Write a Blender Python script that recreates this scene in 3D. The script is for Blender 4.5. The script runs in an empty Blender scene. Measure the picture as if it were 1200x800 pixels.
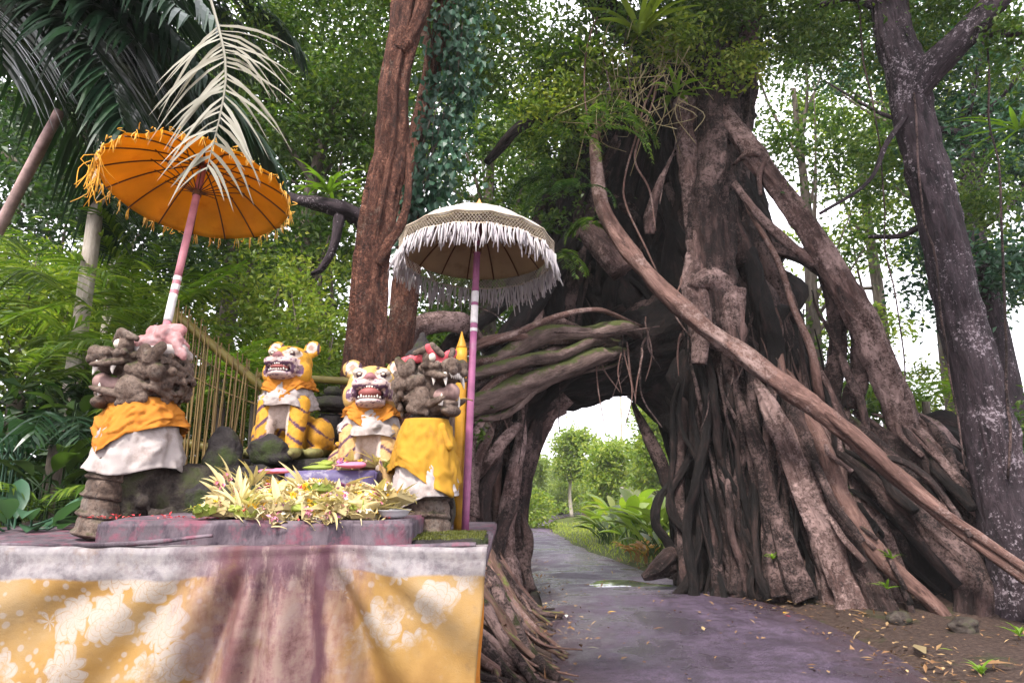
import bpy, bmesh, math, random
import numpy as np
from mathutils import Vector, Matrix, Euler
S = bpy.context.scene
COL = S.collection
R = math.radians
# ------------------------------------------------------------------ camera
FPX, HOR, CAMH = 780.0, 560.0, 1.7          # focal length and horizon in units of a 1200-wide frame
TH = math.atan((HOR - 400) / FPX)
cam = bpy.data.cameras.new('camera')
cam.lens = 36 * FPX / 1200; cam.sensor_width = 36; cam.clip_start = .05; cam.clip_end = 2000
camo = bpy.data.objects.new('camera', cam); COL.objects.link(camo)
camo.location = (0, 0, CAMH); camo.rotation_euler = (R(90) + TH, 0, 0)
S.camera = camo
# ------------------------------------------------------------------ sky and sun (bright overcast)
SUN_EL, SUN_AZ = R(50), R(204)              # azimuth measured clockwise from +Y (the view direction)
w = bpy.data.worlds.new('World'); S.world = w; w.use_nodes = True
nt = w.node_tree; nt.nodes.clear()
sky = nt.nodes.new('ShaderNodeTexSky'); sky.sky_type = 'NISHITA'; sky.sun_disc = False
sky.sun_elevation = SUN_EL; sky.sun_rotation = SUN_AZ; sky.dust_density = 3.0; sky.air_density = 1.0
tcw = nt.nodes.new('ShaderNodeTexCoord')
cn = nt.nodes.new('ShaderNodeTexNoise'); cn.inputs['Scale'].default_value = 2.2; cn.inputs['Detail'].default_value = 5
cr = nt.nodes.new('ShaderNodeValToRGB')
cr.color_ramp.elements[0].position = .3; cr.color_ramp.elements[0].color = (4.1, 4.0, 4.35, 1)
cr.color_ramp.elements[1].position = .7; cr.color_ramp.elements[1].color = (5.6, 5.4, 5.7, 1)
mx = nt.nodes.new('ShaderNodeMix'); mx.data_type = 'RGBA'; mx.inputs[0].default_value = .9
bg = nt.nodes.new('ShaderNodeBackground'); bg.inputs['Strength'].default_value = .115
wo = nt.nodes.new('ShaderNodeOutputWorld')
nt.links.new(tcw.outputs['Generated'], cn.inputs['Vector']); nt.links.new(cn.outputs['Fac'], cr.inputs['Fac'])
nt.links.new(sky.outputs['Color'], mx.inputs[6]); nt.links.new(cr.outputs['Color'], mx.inputs[7])
nt.links.new(mx.outputs[2], bg.inputs['Color']); nt.links.new(bg.outputs['Background'], wo.inputs['Surface'])
sl = bpy.data.lights.new('sun', 'SUN'); sl.energy = 1.5; sl.angle = R(12); sl.color = (1, .95, .88)
so = bpy.data.objects.new('sun', sl); COL.objects.link(so)
sd = Vector((math.sin(SUN_AZ) * math.cos(SUN_EL), math.cos(SUN_AZ) * math.cos(SUN_EL), math.sin(SUN_EL)))
so.rotation_euler = sd.to_track_quat('Z', 'Y').to_euler()
S.view_settings.view_transform = 'Standard'; S.view_settings.look = 'None'
S.view_settings.exposure = 2.45; S.view_settings.gamma = 1.0; S.view_settings.use_curve_mapping = False
S.render.engine = 'CYCLES'
S.cycles.max_bounces = 7; S.cycles.diffuse_bounces = 4; S.cycles.transmission_bounces = 5
S.cycles.glossy_bounces = 2; S.cycles.volume_bounces = 0; S.cycles.use_denoising = True
S.cycles.caustics_reflective = False; S.cycles.caustics_refractive = False

# ------------------------------------------------------------------ helpers
def P(px, py, Y):
    """point at forward distance Y seen at design coordinates px, py"""
    dx = (px - 600) / FPX; dy = (400 - py) / FPX
    y = math.cos(TH) - dy * math.sin(TH); z = math.sin(TH) + dy * math.cos(TH)
    t = Y / y
    return np.array((dx * t, Y, CAMH + z * t))
def mpp(Y): return Y / FPX                  # metres per design unit at distance Y (near the axis)
def sst(a, b, x):
    t = np.clip((x - a) / (b - a), 0, 1); return t * t * (3 - 2 * t)
def hsh(i, j, k, s):
    n = np.sin(i * 127.1 + j * 311.7 + k * 74.7 + s * 53.3) * 43758.5453
    return n - np.floor(n)
def vn(p, seed=0):
    """value noise in -1..1 for points (n,3)"""
    p = np.asarray(p, float); i = np.floor(p); f = p - i; f = f * f * (3 - 2 * f); r = 0
    for a in (0, 1):
        for b in (0, 1):
            for c in (0, 1):
                wt = (f[..., 0] if a else 1 - f[..., 0]) * (f[..., 1] if b else 1 - f[..., 1]) * (f[..., 2] if c else 1 - f[..., 2])
                r = r + wt * hsh(i[..., 0] + a, i[..., 1] + b, i[..., 2] + c, seed)
    return r * 2 - 1
def nrm(v): return v / np.maximum(np.linalg.norm(v, axis=-1, keepdims=True), 1e-9)

class Geo:
    """collects quads (and optional texture vector / colour per vertex) for one mesh"""
    def __init__(s): s.V, s.F, s.T, s.C, s.n = [], [], [], [], 0
    def add(s, V, F, T=None, C=None):
        V = np.asarray(V, float).reshape(-1, 3); F = np.asarray(F, int).reshape(-1, 4)
        s.V.append(V); s.F.append(F + s.n); s.n += len(V)
        s.T.append(V if T is None else T)
        s.C.append(np.ones((len(V), 4)) if C is None else (np.tile(np.append(C, 1), (len(V), 1)) if np.ndim(C) == 1 else C))
        return s
    def mesh(s, name, smooth=True, tc=False, col=False):
        V = np.concatenate(s.V); F = np.concatenate(s.F)
        me = bpy.data.meshes.new(name)
        me.vertices.add(len(V)); me.vertices.foreach_set('co', V.astype(np.float32).ravel())
        me.loops.add(F.size); me.loops.foreach_set('vertex_index', F.astype(np.int32).ravel())
        me.polygons.add(len(F)); me.polygons.foreach_set('loop_start', (np.arange(len(F)) * 4).astype(np.int32))
        me.polygons.foreach_set('use_smooth', np.full(len(F), smooth))
        if tc:
            a = me.attributes.new('tc', 'FLOAT_VECTOR', 'POINT'); a.data.foreach_set('vector', np.concatenate(s.T).astype(np.float32).ravel())
        if col:
            a = me.attributes.new('paint', 'FLOAT_COLOR', 'POINT'); a.data.foreach_set('color', np.concatenate(s.C).astype(np.float32).ravel())
        me.update(calc_edges=True); me.validate()
        return me

def obj(name, me, mat=None, parent=None, loc=None, rz=0, world=False):
    if isinstance(me, Geo): me = me.mesh(name)
    o = bpy.data.objects.new(name, me); COL.objects.link(o)
    if mat is not None and len(me.materials) == 0: me.materials.append(mat)
    if loc is not None: o.location = loc
    if rz: o.rotation_euler = (0, 0, rz)
    if parent is not None:
        o.parent = parent
        if world:                              # mesh is in world coordinates, parent stands somewhere unrotated
            t = Vector(parent.location)
            if parent.parent is not None: t = t + Vector(parent.parent.location)
            o.matrix_parent_inverse = Matrix.Translation(-t)
    return o
def tag(o, label=None, cat=None, group=None, kind=None):
    if label: o['label'] = label
    if cat: o['category'] = cat
    if group: o['group'] = group
    if kind: o['kind'] = kind
    return o
def thing(name, label, cat, loc=(0, 0, 0), group=None, rz=0):
    o = bpy.data.objects.new(name, None); COL.objects.link(o); o.empty_display_size = .1
    o.location = loc; o.rotation_euler = (0, 0, rz)
    return tag(o, label, cat, group)
def copy_tree(o, parent=None):
    c = o.copy(); COL.objects.link(c); c.parent = parent
    for ch in list(o.children): copy_tree(ch, c)
    return c

def resample(pts, rad, n):
    """Catmull-Rom through pts (k,3) with radii, n samples"""
    pts = np.asarray(pts, float); rad = np.asarray(rad, float); k = len(pts)
    A = np.vstack([2 * pts[0] - pts[1], pts, 2 * pts[-1] - pts[-2]])
    d = np.r_[0, np.cumsum(np.linalg.norm(np.diff(pts, axis=0), axis=1))]; s = np.linspace(0, d[-1], n)
    i = np.clip(np.searchsorted(d, s, 'right') - 1, 0, k - 2); t = ((s - d[i]) / np.maximum(d[i + 1] - d[i], 1e-9))[:, None]
    p0, p1, p2, p3 = A[i], A[i + 1], A[i + 2], A[i + 3]
    Q = .5 * (2 * p1 + (p2 - p0) * t + (2 * p0 - 5 * p1 + 4 * p2 - p3) * t ** 2 + (3 * p1 - p0 - 3 * p2 + p3) * t ** 3)
    return Q, np.interp(s, d, rad), s
def frames(Q):
    T = nrm(np.gradient(Q, axis=0)); U = np.zeros_like(T)
    u = np.cross(T[0], (0.31, .9, .2)); u /= np.linalg.norm(u); U[0] = u
    for i in range(1, len(T)):
        u = U[i - 1] - T[i] * np.dot(U[i - 1], T[i]); U[i] = u / max(np.linalg.norm(u), 1e-9)
    return T, U, np.cross(T, U)
def tube(g, pts, rad, seg=8, n=None, flute=0.0, lump=0.0, wob=0.0, rough=0.0, seed=0, cap=True, C=None, flat=1.0):
    if n is None: n = max(4, 4 * len(pts))
    if np.ndim(rad) == 0: rad = np.full(len(pts), rad)
    Q, r, s = resample(pts, rad, n)
    if wob: Q = Q + wob * np.stack([vn(np.c_[s * 1.3, s * 0 + seed + 7 * a, s * 0], seed + a) for a in range(3)], 1) * sst(0, .1 * s[-1], s)[:, None]
    T, U, B = frames(Q)
    th = np.linspace(0, 2 * np.pi, seg, endpoint=False); c, sn = np.cos(th), np.sin(th)
    rr = np.repeat(r[:, None], seg, 1)
    sg, cg, ng = np.repeat(s[:, None], seg, 1), np.repeat(c[None], n, 0), np.repeat(sn[None], n, 0)
    if flute: rr = rr * (1 + flute * vn(np.stack([cg * 2.2 + seed, ng * 2.2, sg * .5], -1), seed) + flute * .6 * vn(np.stack([cg * 4.7 + seed, ng * 4.7, sg * .9], -1), seed + 3))
    if rough: rr = rr * (1 + rough * (1 - 2 * np.abs(vn(np.stack([cg * 7 + seed, ng * 7, sg * 2.2], -1), seed + 21))) + rough * .6 * vn(np.stack([cg * 14 + seed, ng * 14, sg * 8], -1), seed + 23))
    if lump: rr = rr * (1 + lump * vn(np.stack([cg * 1.5 + seed, ng * 1.5, sg * 2.5], -1), seed + 9) + .5 * lump * vn(np.stack([cg * 3 + seed, ng * 3, sg * 6], -1), seed + 11))
    if cap:
        Q = np.vstack([Q[:1], Q, Q[-1:]]); U = np.vstack([U[:1], U, U[-1:]]); B = np.vstack([B[:1], B, B[-1:]])
        rr = np.vstack([rr[:1] * .02, rr, rr[-1:] * .02]); sg = np.vstack([sg[:1], sg, sg[-1:]]); m = n + 2
    else: m = n
    V = Q[:, None] + U[:, None] * (rr * c)[..., None] + B[:, None] * (rr * sn * flat)[..., None]
    rm = r.mean()
    Tc = np.stack([np.repeat((c * rm)[None], m, 0) + seed % 17, np.repeat((sn * rm)[None], m, 0), sg], -1)
    I = np.arange(m * seg).reshape(m, seg); J = np.roll(I, -1, 1)
    F = np.stack([I[:-1], J[:-1], J[1:], I[1:]], -1).reshape(-1, 4)
    return g.add(V, F, Tc.reshape(-1, 3), C)
def grid(g, V, closed=False, C=None, T=None):
    """V (m,k,3)"""
    m, k = V.shape[:2]; I = np.arange(m * k).reshape(m, k)
    J = np.roll(I, -1, 1) if closed else I[:, 1:]
    A = I if closed else I[:, :-1]
    F = np.stack([A[:-1], J[:-1], J[1:], A[1:]], -1).reshape(-1, 4)
    return g.add(V.reshape(-1, 3), F, T, C)
def boxgeo(g, c, size, rot=0, C=None):
    x, y, z = np.array(size) / 2
    V = np.array([(-x, -y, -z), (x, -y, -z), (x, y, -z), (-x, y, -z), (-x, -y, z), (x, -y, z), (x, y, z), (-x, y, z)])
    cs, sn = math.cos(rot), math.sin(rot); V = V @ np.array([[cs, sn, 0], [-sn, cs, 0], [0, 0, 1]]) + np.array(c)
    return g.add(V, [(0, 3, 2, 1), (4, 5, 6, 7), (0, 1, 5, 4), (1, 2, 6, 5), (2, 3, 7, 6), (3, 0, 4, 7)], None, C)
def stone_block(name, c, size, mat, parent, bev=.012, amp=.006, cuts=5, seed=0):
    """worn block: bevelled, subdivided, uneven; world coordinates"""
    bm = bmesh.new(); bmesh.ops.create_cube(bm, size=1)
    for v in bm.verts: v.co = Vector((v.co.x * size[0], v.co.y * size[1], v.co.z * size[2]))
    bmesh.ops.bevel(bm, geom=bm.edges[:], offset=bev, segments=2, affect='EDGES')
    long = [e for e in bm.edges if e.calc_length() > .08]
    bmesh.ops.subdivide_edges(bm, edges=long, cuts=cuts, use_grid_fill=True)
    co = np.array([v.co[:] for v in bm.verts]); d = np.stack([vn(co * 9 + seed + 5 * a, seed + a) + .6 * vn(co * 25 + seed, seed + a + 4) for a in range(3)], 1) * amp
    for v, q in zip(bm.verts, d): v.co += Vector(q) + Vector(c)
    me = bpy.data.meshes.new(name); bm.to_mesh(me); bm.free()
    for p in me.polygons: p.use_smooth = True
    return obj(name, me, mat, parent, world=parent is not None)

def leaves(g, Pn, L, W, rng, droop=.35, up=.8, fold=.12, C=None, D=None):
    n = len(Pn); L = np.broadcast_to(L, n) * rng.uniform(.65, 1.25, n); W = np.broadcast_to(W, n) * rng.uniform(.75, 1.2, n)
    d = rng.normal(size=(n, 3)) if D is None else D + rng.normal(size=(n, 3)) * .35
    if D is None: d[:, 2] = d[:, 2] * .6 - droop
    d = nrm(d); nn = rng.normal(size=(n, 3)) * .6; nn[:, 2] += up
    s = nrm(np.cross(d, nn)); nn = np.cross(s, d); L, W = L[:, None], W[:, None]
    mid = Pn + d * L * .45
    V = np.stack([Pn, mid + s * W / 2 + nn * L * fold, Pn + d * L - nn * L * fold * .5, mid - s * W / 2 + nn * L * fold], 1)
    I = np.arange(4 * n).reshape(n, 4)
    return g.add(V.reshape(-1, 3), I, None, C)
def cloud(ell, nclump, nleaf, rng, sig=.35, shell=.5):
    """leaf positions: clumps spread through ellipsoids [(c, r)]"""
    out = []; vol = np.array([np.prod(r) ** (2 / 3) for c, r in ell]); vol = vol / vol.sum()
    for (c, r), v in zip(ell, vol):
        k = max(1, int(nclump * v)); q = nrm(rng.normal(size=(k, 3))) * (rng.uniform(0, 1, k) ** shell)[:, None]
        cc = np.asarray(c) + q * np.asarray(r)
        sg = sig * rng.uniform(.5, 1.3, k)
        o = rng.normal(size=(k, nleaf, 3)) * sg[:, None, None] * np.array((1, 1, .6))
        keep = rng.uniform(size=(k, nleaf)) < rng.uniform(.35, 1, (k, 1))
        out.append((cc[:, None] + o)[keep])
    return np.concatenate(out)
def strap(g, pts, wid, up=(0, 0, 1), fold=.25, n=7, C=None):
    """blade along pts with width profile wid, folded along the midrib"""
    Q, wv, s = resample(pts, wid, n); T = nrm(np.gradient(Q, axis=0))
    sd_ = nrm(np.cross(T, np.asarray(up, float) + 1e-4)); nn = np.cross(sd_, T)
    V = np.stack([Q - sd_ * wv[:, None] / 2 + nn * wv[:, None] * fold, Q, Q + sd_ * wv[:, None] / 2 + nn * wv[:, None] * fold], 1)
    return grid(g, V, C=C)
def arc(start, az, e0, e1, L, n=6):
    """polyline leaving start at azimuth az, elevation going from e0 to e1"""
    p = np.array(start, float); out = [p.copy()]
    for i in range(n):
        e = e0 + (e1 - e0) * (i + .5) / n
        p = p + L / n * np.array((math.cos(az) * math.cos(e), math.sin(az) * math.cos(e), math.sin(e))); out.append(p.copy())
    return np.array(out)
def frond(g, pts, nl, ll, w, rng, droop=.5, rr=.012, fwd=.55, up=(0, 0, 1), start=.15, curl=.0, jit=.07):
    """feather palm leaf: rachis tube and leaflets in pairs"""
    tube(g, pts, np.linspace(rr, rr * .25, len(pts)), seg=5, n=16)
    Q, _, s = resample(pts, np.ones(len(pts)), 60); T = nrm(np.gradient(Q, axis=0))
    n = 5
    for side in (-1, 1):
        t = np.linspace(start, .99, nl) + rng.uniform(-.005, .005, nl); i = t * 59; i0 = np.clip(i.astype(int), 0, 58); f = (i - i0)[:, None]
        b = Q[i0] * (1 - f) + Q[i0 + 1] * f; tt = T[i0]; sdv = nrm(np.cross(tt, np.asarray(up, float) + 1e-4)) * side
        env = ll * np.sin(np.pi * (.12 + .82 * t)) ** .6 * rng.uniform(.8, 1.12, nl)
        d = nrm(tt * (fwd + .5 * t[:, None]) + sdv + rng.normal(size=(nl, 3)) * jit); upn = np.cross(d, sdv) 
        k = np.linspace(0, 1, n)[None, :, None]; e = env[:, None, None]
        dr = droop * rng.uniform(.6, 1.4, (nl, 1, 1))
        Cn = b[:, None] + d[:, None] * e * (k - curl * k ** 2) + np.array((0, 0, -1.)) * dr * e * k ** 2
        wv = w * np.array((.5, 1, .95, .6, .06))[None, :, None] * rng.uniform(.8, 1.1, (nl, 1, 1))
        sw = nrm(np.cross(d, nrm(rng.normal(size=(nl, 3)) * .25 + np.asarray(up))))[:, None] * wv
        V = np.stack([Cn - sw / 2, Cn + sw / 2], 2)          # nl,n,2,3
        I = np.arange(nl * n * 2).reshape(nl, n, 2)
        F = np.stack([I[:, :-1, 0], I[:, :-1, 1], I[:, 1:, 1], I[:, 1:, 0]], -1).reshape(-1, 4)
        g.add(V.reshape(-1, 3), F)
    return g
# ------------------------------------------------------------------ materials
class NT:
    def __init__(s, name):
        s.m = bpy.data.materials.new(name); s.m.use_nodes = True; s.t = s.m.node_tree; s.t.nodes.clear()
        s.out = s.t.nodes.new('ShaderNodeOutputMaterial'); s.b = s.t.nodes.new('ShaderNodeBsdfPrincipled')
        s.t.links.new(s.b.outputs[0], s.out.inputs[0])
    def n(s, ty, ins=None, **pr):
        nd = s.t.nodes.new('ShaderNode' + ty)
        for k, v in pr.items(): setattr(nd, k, v)
        for k, v in (ins or {}).items(): s.set(nd.inputs[k], v)
        return nd
    def set(s, inp, v):
        if isinstance(v, bpy.types.NodeSocket): s.t.links.new(v, inp)
        elif isinstance(v, (tuple, list)) and len(v) == 3 and inp.type == 'RGBA': inp.default_value = (*v, 1)
        else: inp.default_value = v
    def obj(s): return s.n('TexCoord').outputs['Object']
    def attr(s, a): return s.n('Attribute', attribute_name=a).outputs['Vector']
    def scale(s, v, sc): return s.n('Mapping', {'Vector': v, 'Scale': sc}).outputs[0]
    def noise(s, v, sc, det=4, rough=.55, dist=0): return s.n('TexNoise', {'Vector': v, 'Scale': sc, 'Detail': det, 'Roughness': rough, 'Distortion': dist}).outputs['Fac']
    def vor(s, v, sc, feat='F1', out='Distance', rnd=1): return s.n('TexVoronoi', {'Vector': v, 'Scale': sc, 'Randomness': rnd}, feature=feat).outputs[out]
    def ramp(s, f, *st, interp='LINEAR'):
        nd = s.n('ValToRGB', {'Fac': f}); e = nd.color_ramp; e.interpolation = interp
        while len(e.elements) < len(st): e.elements.new(.5)
        for el, (p, c) in zip(e.elements, st):
            el.position = p; el.color = (*((c,) * 3 if np.ndim(c) == 0 else c), 1)
        return nd.outputs['Color']
    def mix(s, f, a, b, mode='MIX'):
        nd = s.n('Mix', data_type='RGBA', blend_type=mode); s.set(nd.inputs[0], f); s.set(nd.inputs[6], a); s.set(nd.inputs[7], b); return nd.outputs[2]
    def ma(s, op, a, b=0.0, c=False): 
        nd = s.n('Math', operation=op, use_clamp=c); s.set(nd.inputs[0], a); s.set(nd.inputs[1], b); return nd.outputs[0]
    def sep(s, v): return s.n('SeparateXYZ', {'Vector': v}).outputs
    def bump(s, h, st=.5, d=.02): s.set(s.b.inputs['Normal'], s.n('Bump', {'Height': h, 'Strength': st, 'Distance': d}).outputs[0])
    def fin(s, col, rough=.8, spec=.3):
        s.set(s.b.inputs['Base Color'], col); s.set(s.b.inputs['Roughness'], rough); s.set(s.b.inputs['Specular IOR Level'], spec); return s.m

def bark(name, dark, mid, light, lich=None, lam=.6, moss=0.0, mossc=(.07, .10, .02), sc=1.0, bd=.03, stretch=.22, crack=0.0, spots=None):
    t = NT(name); v = t.scale(t.attr('tc'), (sc, sc, sc * stretch)); o = t.obj()
    a = t.noise(v, 9, 6, .65, .4); b = t.noise(v, 34, 4, .6); big = t.noise(o, 1.7, 3)
    f = t.ma('ADD', t.ma('MULTIPLY', a, .7), t.ma('MULTIPLY', b, .3))
    c = t.ramp(f, (.38, dark), (.5, mid), (.63, light))
    c = t.mix(t.ramp(big, (.38, 0.), (.62, .55)), c, t.mix(.5, mid, dark))
    h = t.ma('ADD', f, t.ma('MULTIPLY', t.noise(v, 90, 3, .6), .35))
    if crack:
        dv_ = t.n('VectorMath', {0: t.attr('tc'), 1: t.n('TexNoise', {'Vector': t.attr('tc'), 'Scale': 7., 'Detail': 5.}).outputs['Color']}, operation='ADD').outputs[0]; cv = t.vor(t.scale(dv_, (sc, sc, sc * .22)), 14, 'DISTANCE_TO_EDGE'); k = t.ramp(cv, (0., 0.), (.16, 1.))
        c = t.mix(k, t.mix(1, c, (.5, .44, .42), 'MULTIPLY'), c); h = t.ma('ADD', f, t.ma('MULTIPLY', k, crack))
    if lich is not None:
        l = t.ma('ADD', t.ma('ADD', t.ma('MULTIPLY', t.noise(o, 12, 5, .7), .5), t.ma('MULTIPLY', t.noise(o, 38, 5, .75), .5)), t.ma('MULTIPLY', t.noise(o, 1.6, 3), .6)); lf = t.ramp(l, (lam + .24, 0.), (lam + .36, .8))
        c = t.mix(lf, c, lich); h = t.ma('ADD', h, t.ma('MULTIPLY', lf, .25))
    if spots is not None:
        sp = t.ma('ADD', t.ma('MULTIPLY', t.noise(o, 17, 5, .7), .6), t.ma('MULTIPLY', t.noise(o, 42, 4, .7), .4)); sp2 = t.ma('ADD', sp, t.ma('MULTIPLY', t.noise(o, 1.5, 3), .35)); c = t.mix(t.ramp(sp2, (.735, 0.), (.80, .8)), c, spots)
    if moss:
        nz = t.sep(t.n('NewGeometry').outputs['Normal'])[2]
        m = t.ma('ADD', t.ma('MULTIPLY', nz, .35), t.noise(o, 5, 6, .7)); mf = t.ramp(m, (1.0 - moss * .55, 0.), (1.1 - moss * .55, 1.))
        c = t.mix(mf, c, t.mix(t.noise(o, 40, 2), mossc, tuple(x * 2.2 for x in mossc)))
    t.bump(h, 1.0, bd * 1.8)
    return t.fin(c, .85, .25)
def leafm(name, c1, c2, c3, tr=.35, rough=.45, spec=.4):
    t = NT(name); g = t.n('NewGeometry'); r = g.outputs['Random Per Island']
    c = t.ramp(r, (0., c1), (.55, c2), (1., c3))
    nb = t.noise(t.n('NewGeometry').outputs['Position'], .9, 2); c = t.mix(t.ramp(nb, (.35, 0.), (.65, .6)), c, c1)
    t.fin(c, rough, spec)
    tl = t.n('BsdfTranslucent', {'Color': t.mix(1, c, (1.5, 1.6, .75), 'MULTIPLY')}); ms = t.n('MixShader', {0: tr, 1: t.b.outputs[0], 2: tl.outputs[0]})
    t.t.links.new(ms.outputs[0], t.out.inputs[0]); return t.m
def plain(name, col, var=.25, sc=14, rough=.7, bd=.004, spec=.3, dirt=None, dsc=3, dth=.55):
    t = NT(name); o = t.obj(); a = t.noise(o, sc, 5, .6)
    c = t.ramp(a, (.3, tuple(x * (1 - var) for x in col)), (.7, tuple(min(1, x * (1 + var)) for x in col)))
    if dirt is not None: c = t.mix(t.ramp(t.noise(o, dsc, 6, .65), (dth, 0.), (dth + .14, .9)), c, dirt)
    t.bump(a, .5, bd); return t.fin(c, rough, spec)
def painted(name, rough=.7, dirt=(.06, .05, .04), amt=.6, sc=9, bd=.006):
    """colour painted per vertex with chips and grime"""
    t = NT(name); o = t.obj(); c = t.n('Attribute', attribute_name='paint').outputs['Color']
    a = t.noise(o, sc, 6, .7); b = t.noise(o, sc * 5, 4, .6)
    c = t.mix(t.ramp(a, (amt, 0.), (amt + .12, .75)), c, dirt); c = t.mix(t.ramp(b, (.35, .35), (.6, 0.)), c, t.mix(1, c, (.5, .45, .4), 'MULTIPLY'))
    t.bump(t.ma('ADD', a, t.ma('MULTIPLY', b, .5)), .6, bd); return t.fin(c, rough)
M = {}
M['fig_shade'] = bark('fig bark painted shade', (0.0008, 0.0005, 0.0006), (0.0055, 0.0032, 0.003), (0.0341, 0.0197, 0.0175), moss=.3, mossc=(0.006, 0.0067, 0.0018), sc=.9, bd=.05)  # near-black copy of the bark; the fig's inner shade put into its colour
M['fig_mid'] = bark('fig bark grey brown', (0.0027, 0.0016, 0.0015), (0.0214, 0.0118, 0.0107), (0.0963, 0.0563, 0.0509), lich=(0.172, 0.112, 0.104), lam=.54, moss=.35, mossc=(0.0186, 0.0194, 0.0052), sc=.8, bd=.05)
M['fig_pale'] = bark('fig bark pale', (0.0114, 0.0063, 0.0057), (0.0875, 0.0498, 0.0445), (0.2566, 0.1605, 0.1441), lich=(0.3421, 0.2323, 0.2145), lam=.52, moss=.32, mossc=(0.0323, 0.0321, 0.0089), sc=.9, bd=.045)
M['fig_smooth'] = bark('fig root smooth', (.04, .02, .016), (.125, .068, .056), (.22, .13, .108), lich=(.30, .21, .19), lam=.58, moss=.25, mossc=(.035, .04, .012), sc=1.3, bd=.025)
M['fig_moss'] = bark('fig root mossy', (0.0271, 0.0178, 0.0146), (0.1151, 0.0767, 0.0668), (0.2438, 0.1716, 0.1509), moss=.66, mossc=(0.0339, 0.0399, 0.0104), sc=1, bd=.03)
M['ground_root'] = bark('ground root', (0.0258, 0.0138, 0.0105), (0.0882, 0.0492, 0.0369), (0.1837, 0.108, 0.0848), moss=.42, mossc=(0.0514, 0.054, 0.0147), sc=1.6, bd=.012)
M['red_bark'] = bark('flaky red brown bark', (0.0229, 0.0075, 0.0048), (0.1261, 0.0486, 0.0304), (0.2752, 0.1248, 0.0821), lich=(0.2599, 0.1872, 0.146), lam=.64, sc=1.3, bd=.04, crack=.5, stretch=.3)
M['lichen_bark'] = bark('purple brown bark with lichen', (0.005, 0.0037, 0.005), (0.0248, 0.0161, 0.0205), (0.0619, 0.0433, 0.0507), spots=(0.2601, 0.2167, 0.2415), moss=.12, sc=1.3, bd=.02)
M['bg_bark'] = bark('grey brown bark', (.05, .04, .03), (.13, .105, .085), (.23, .19, .16), moss=.4, bd=.02)
M['pale_bark'] = bark('pale smooth bark', (.24, .20, .17), (.40, .35, .30), (.55, .49, .44), bd=.01)
M['leaf'] = leafm('leaf mid green', (0.0304, 0.07, 0.0124), (0.0718, 0.1328, 0.0207), (0.1656, 0.2173, 0.0414), tr=.42)
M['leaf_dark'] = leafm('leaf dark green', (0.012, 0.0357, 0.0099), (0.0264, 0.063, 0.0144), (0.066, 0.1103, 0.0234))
M['leaf_light'] = leafm('leaf yellow green', (0.0897, 0.1518, 0.0207), (0.1868, 0.2552, 0.0345), (0.3588, 0.3726, 0.069), tr=.46)
M['leaf_blue'] = leafm('ivy leaf blue green', (0.0161, 0.0517, 0.0299), (0.0299, 0.0862, 0.0483), (0.0633, 0.138, 0.0747), tr=.25)
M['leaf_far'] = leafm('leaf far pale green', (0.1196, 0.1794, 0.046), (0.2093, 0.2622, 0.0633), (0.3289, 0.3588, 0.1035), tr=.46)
M['palm'] = leafm('palm leaf green', (0.0414, 0.0845, 0.0103), (0.1034, 0.1811, 0.0186), (0.2346, 0.3019, 0.0465), tr=.38, rough=.38)
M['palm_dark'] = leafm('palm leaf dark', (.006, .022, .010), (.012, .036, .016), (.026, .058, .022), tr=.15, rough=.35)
M['palm_dead'] = leafm('withered palm leaf', (0.1265, 0.114, 0.0798), (0.1941, 0.1825, 0.1414), (0.2616, 0.2554, 0.2098), tr=.2, rough=.6)
M['fern'] = leafm('fern green', (0.0748, 0.1518, 0.0161), (0.1495, 0.2622, 0.0253), (0.2841, 0.3864, 0.046), tr=.42)
M['straw'] = leafm('dry fibres', (.16, .12, .06), (.28, .22, .12), (.40, .34, .2), tr=.2)
M['litter'] = leafm('fallen leaf', (.10, .045, .018), (.22, .12, .05), (.42, .30, .15), tr=.05, rough=.6)
M['grass'] = leafm('grass', (0.1615, 0.2318, 0.0276), (0.305, 0.3478, 0.0414), (0.5203, 0.4968, 0.0828), tr=.4)
M['croton'] = leafm('croton leaf', (.30, .05, .02), (.42, .22, .03), (.50, .36, .05), tr=.3)
# --- stone, cloth, paint
t = NT('grey plaster stained'); o = t.obj(); z = t.sep(o)[2]
a = t.noise(o, 4, 6, .65); b = t.noise(t.scale(o, (1, 1, .35)), 13, 6, .7, .6)
c = t.ramp(a, (.3, (0.0518, 0.0416, 0.0492)), (.55, (0.1089, 0.0832, 0.0985)), (.75, (0.1763, 0.142, 0.1607)))
c = t.mix(t.ramp(b, (.44, 0.), (.60, .95)), c, (0.0389, 0.0284, 0.0389)); c = t.mix(t.ramp(t.noise(o, 7, 5, .7), (.50, 0.), (.62, .8)), c, (0.1555, 0.049, 0.0726))
t.bump(t.ma('ADD', a, b), .8, .012); M['plaster'] = t.fin(c, .8)
t = NT('carved tuff stone'); o = t.obj(); a = t.noise(o, 7, 7, .7); b = t.noise(o, 45, 4, .65); nz = t.sep(t.n('NewGeometry').outputs['Normal'])[2]
c = t.ramp(a, (.38, (0.0391, 0.0259, 0.02)), (.5, (0.0859, 0.0592, 0.0464)), (.62, (0.1406, 0.1036, 0.084))); c = t.mix(t.ramp(t.noise(o, 5, 5, .7), (.56, 0.), (.66, .8)), c, (0.1329, 0.111, 0.0964))
c = t.mix(t.ramp(t.ma('ADD', t.ma('MULTIPLY', nz, .18), t.noise(o, 6, 6, .7)), (.62, 0.), (.74, .8)), c, (0.0332, 0.037, 0.0107))
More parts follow.
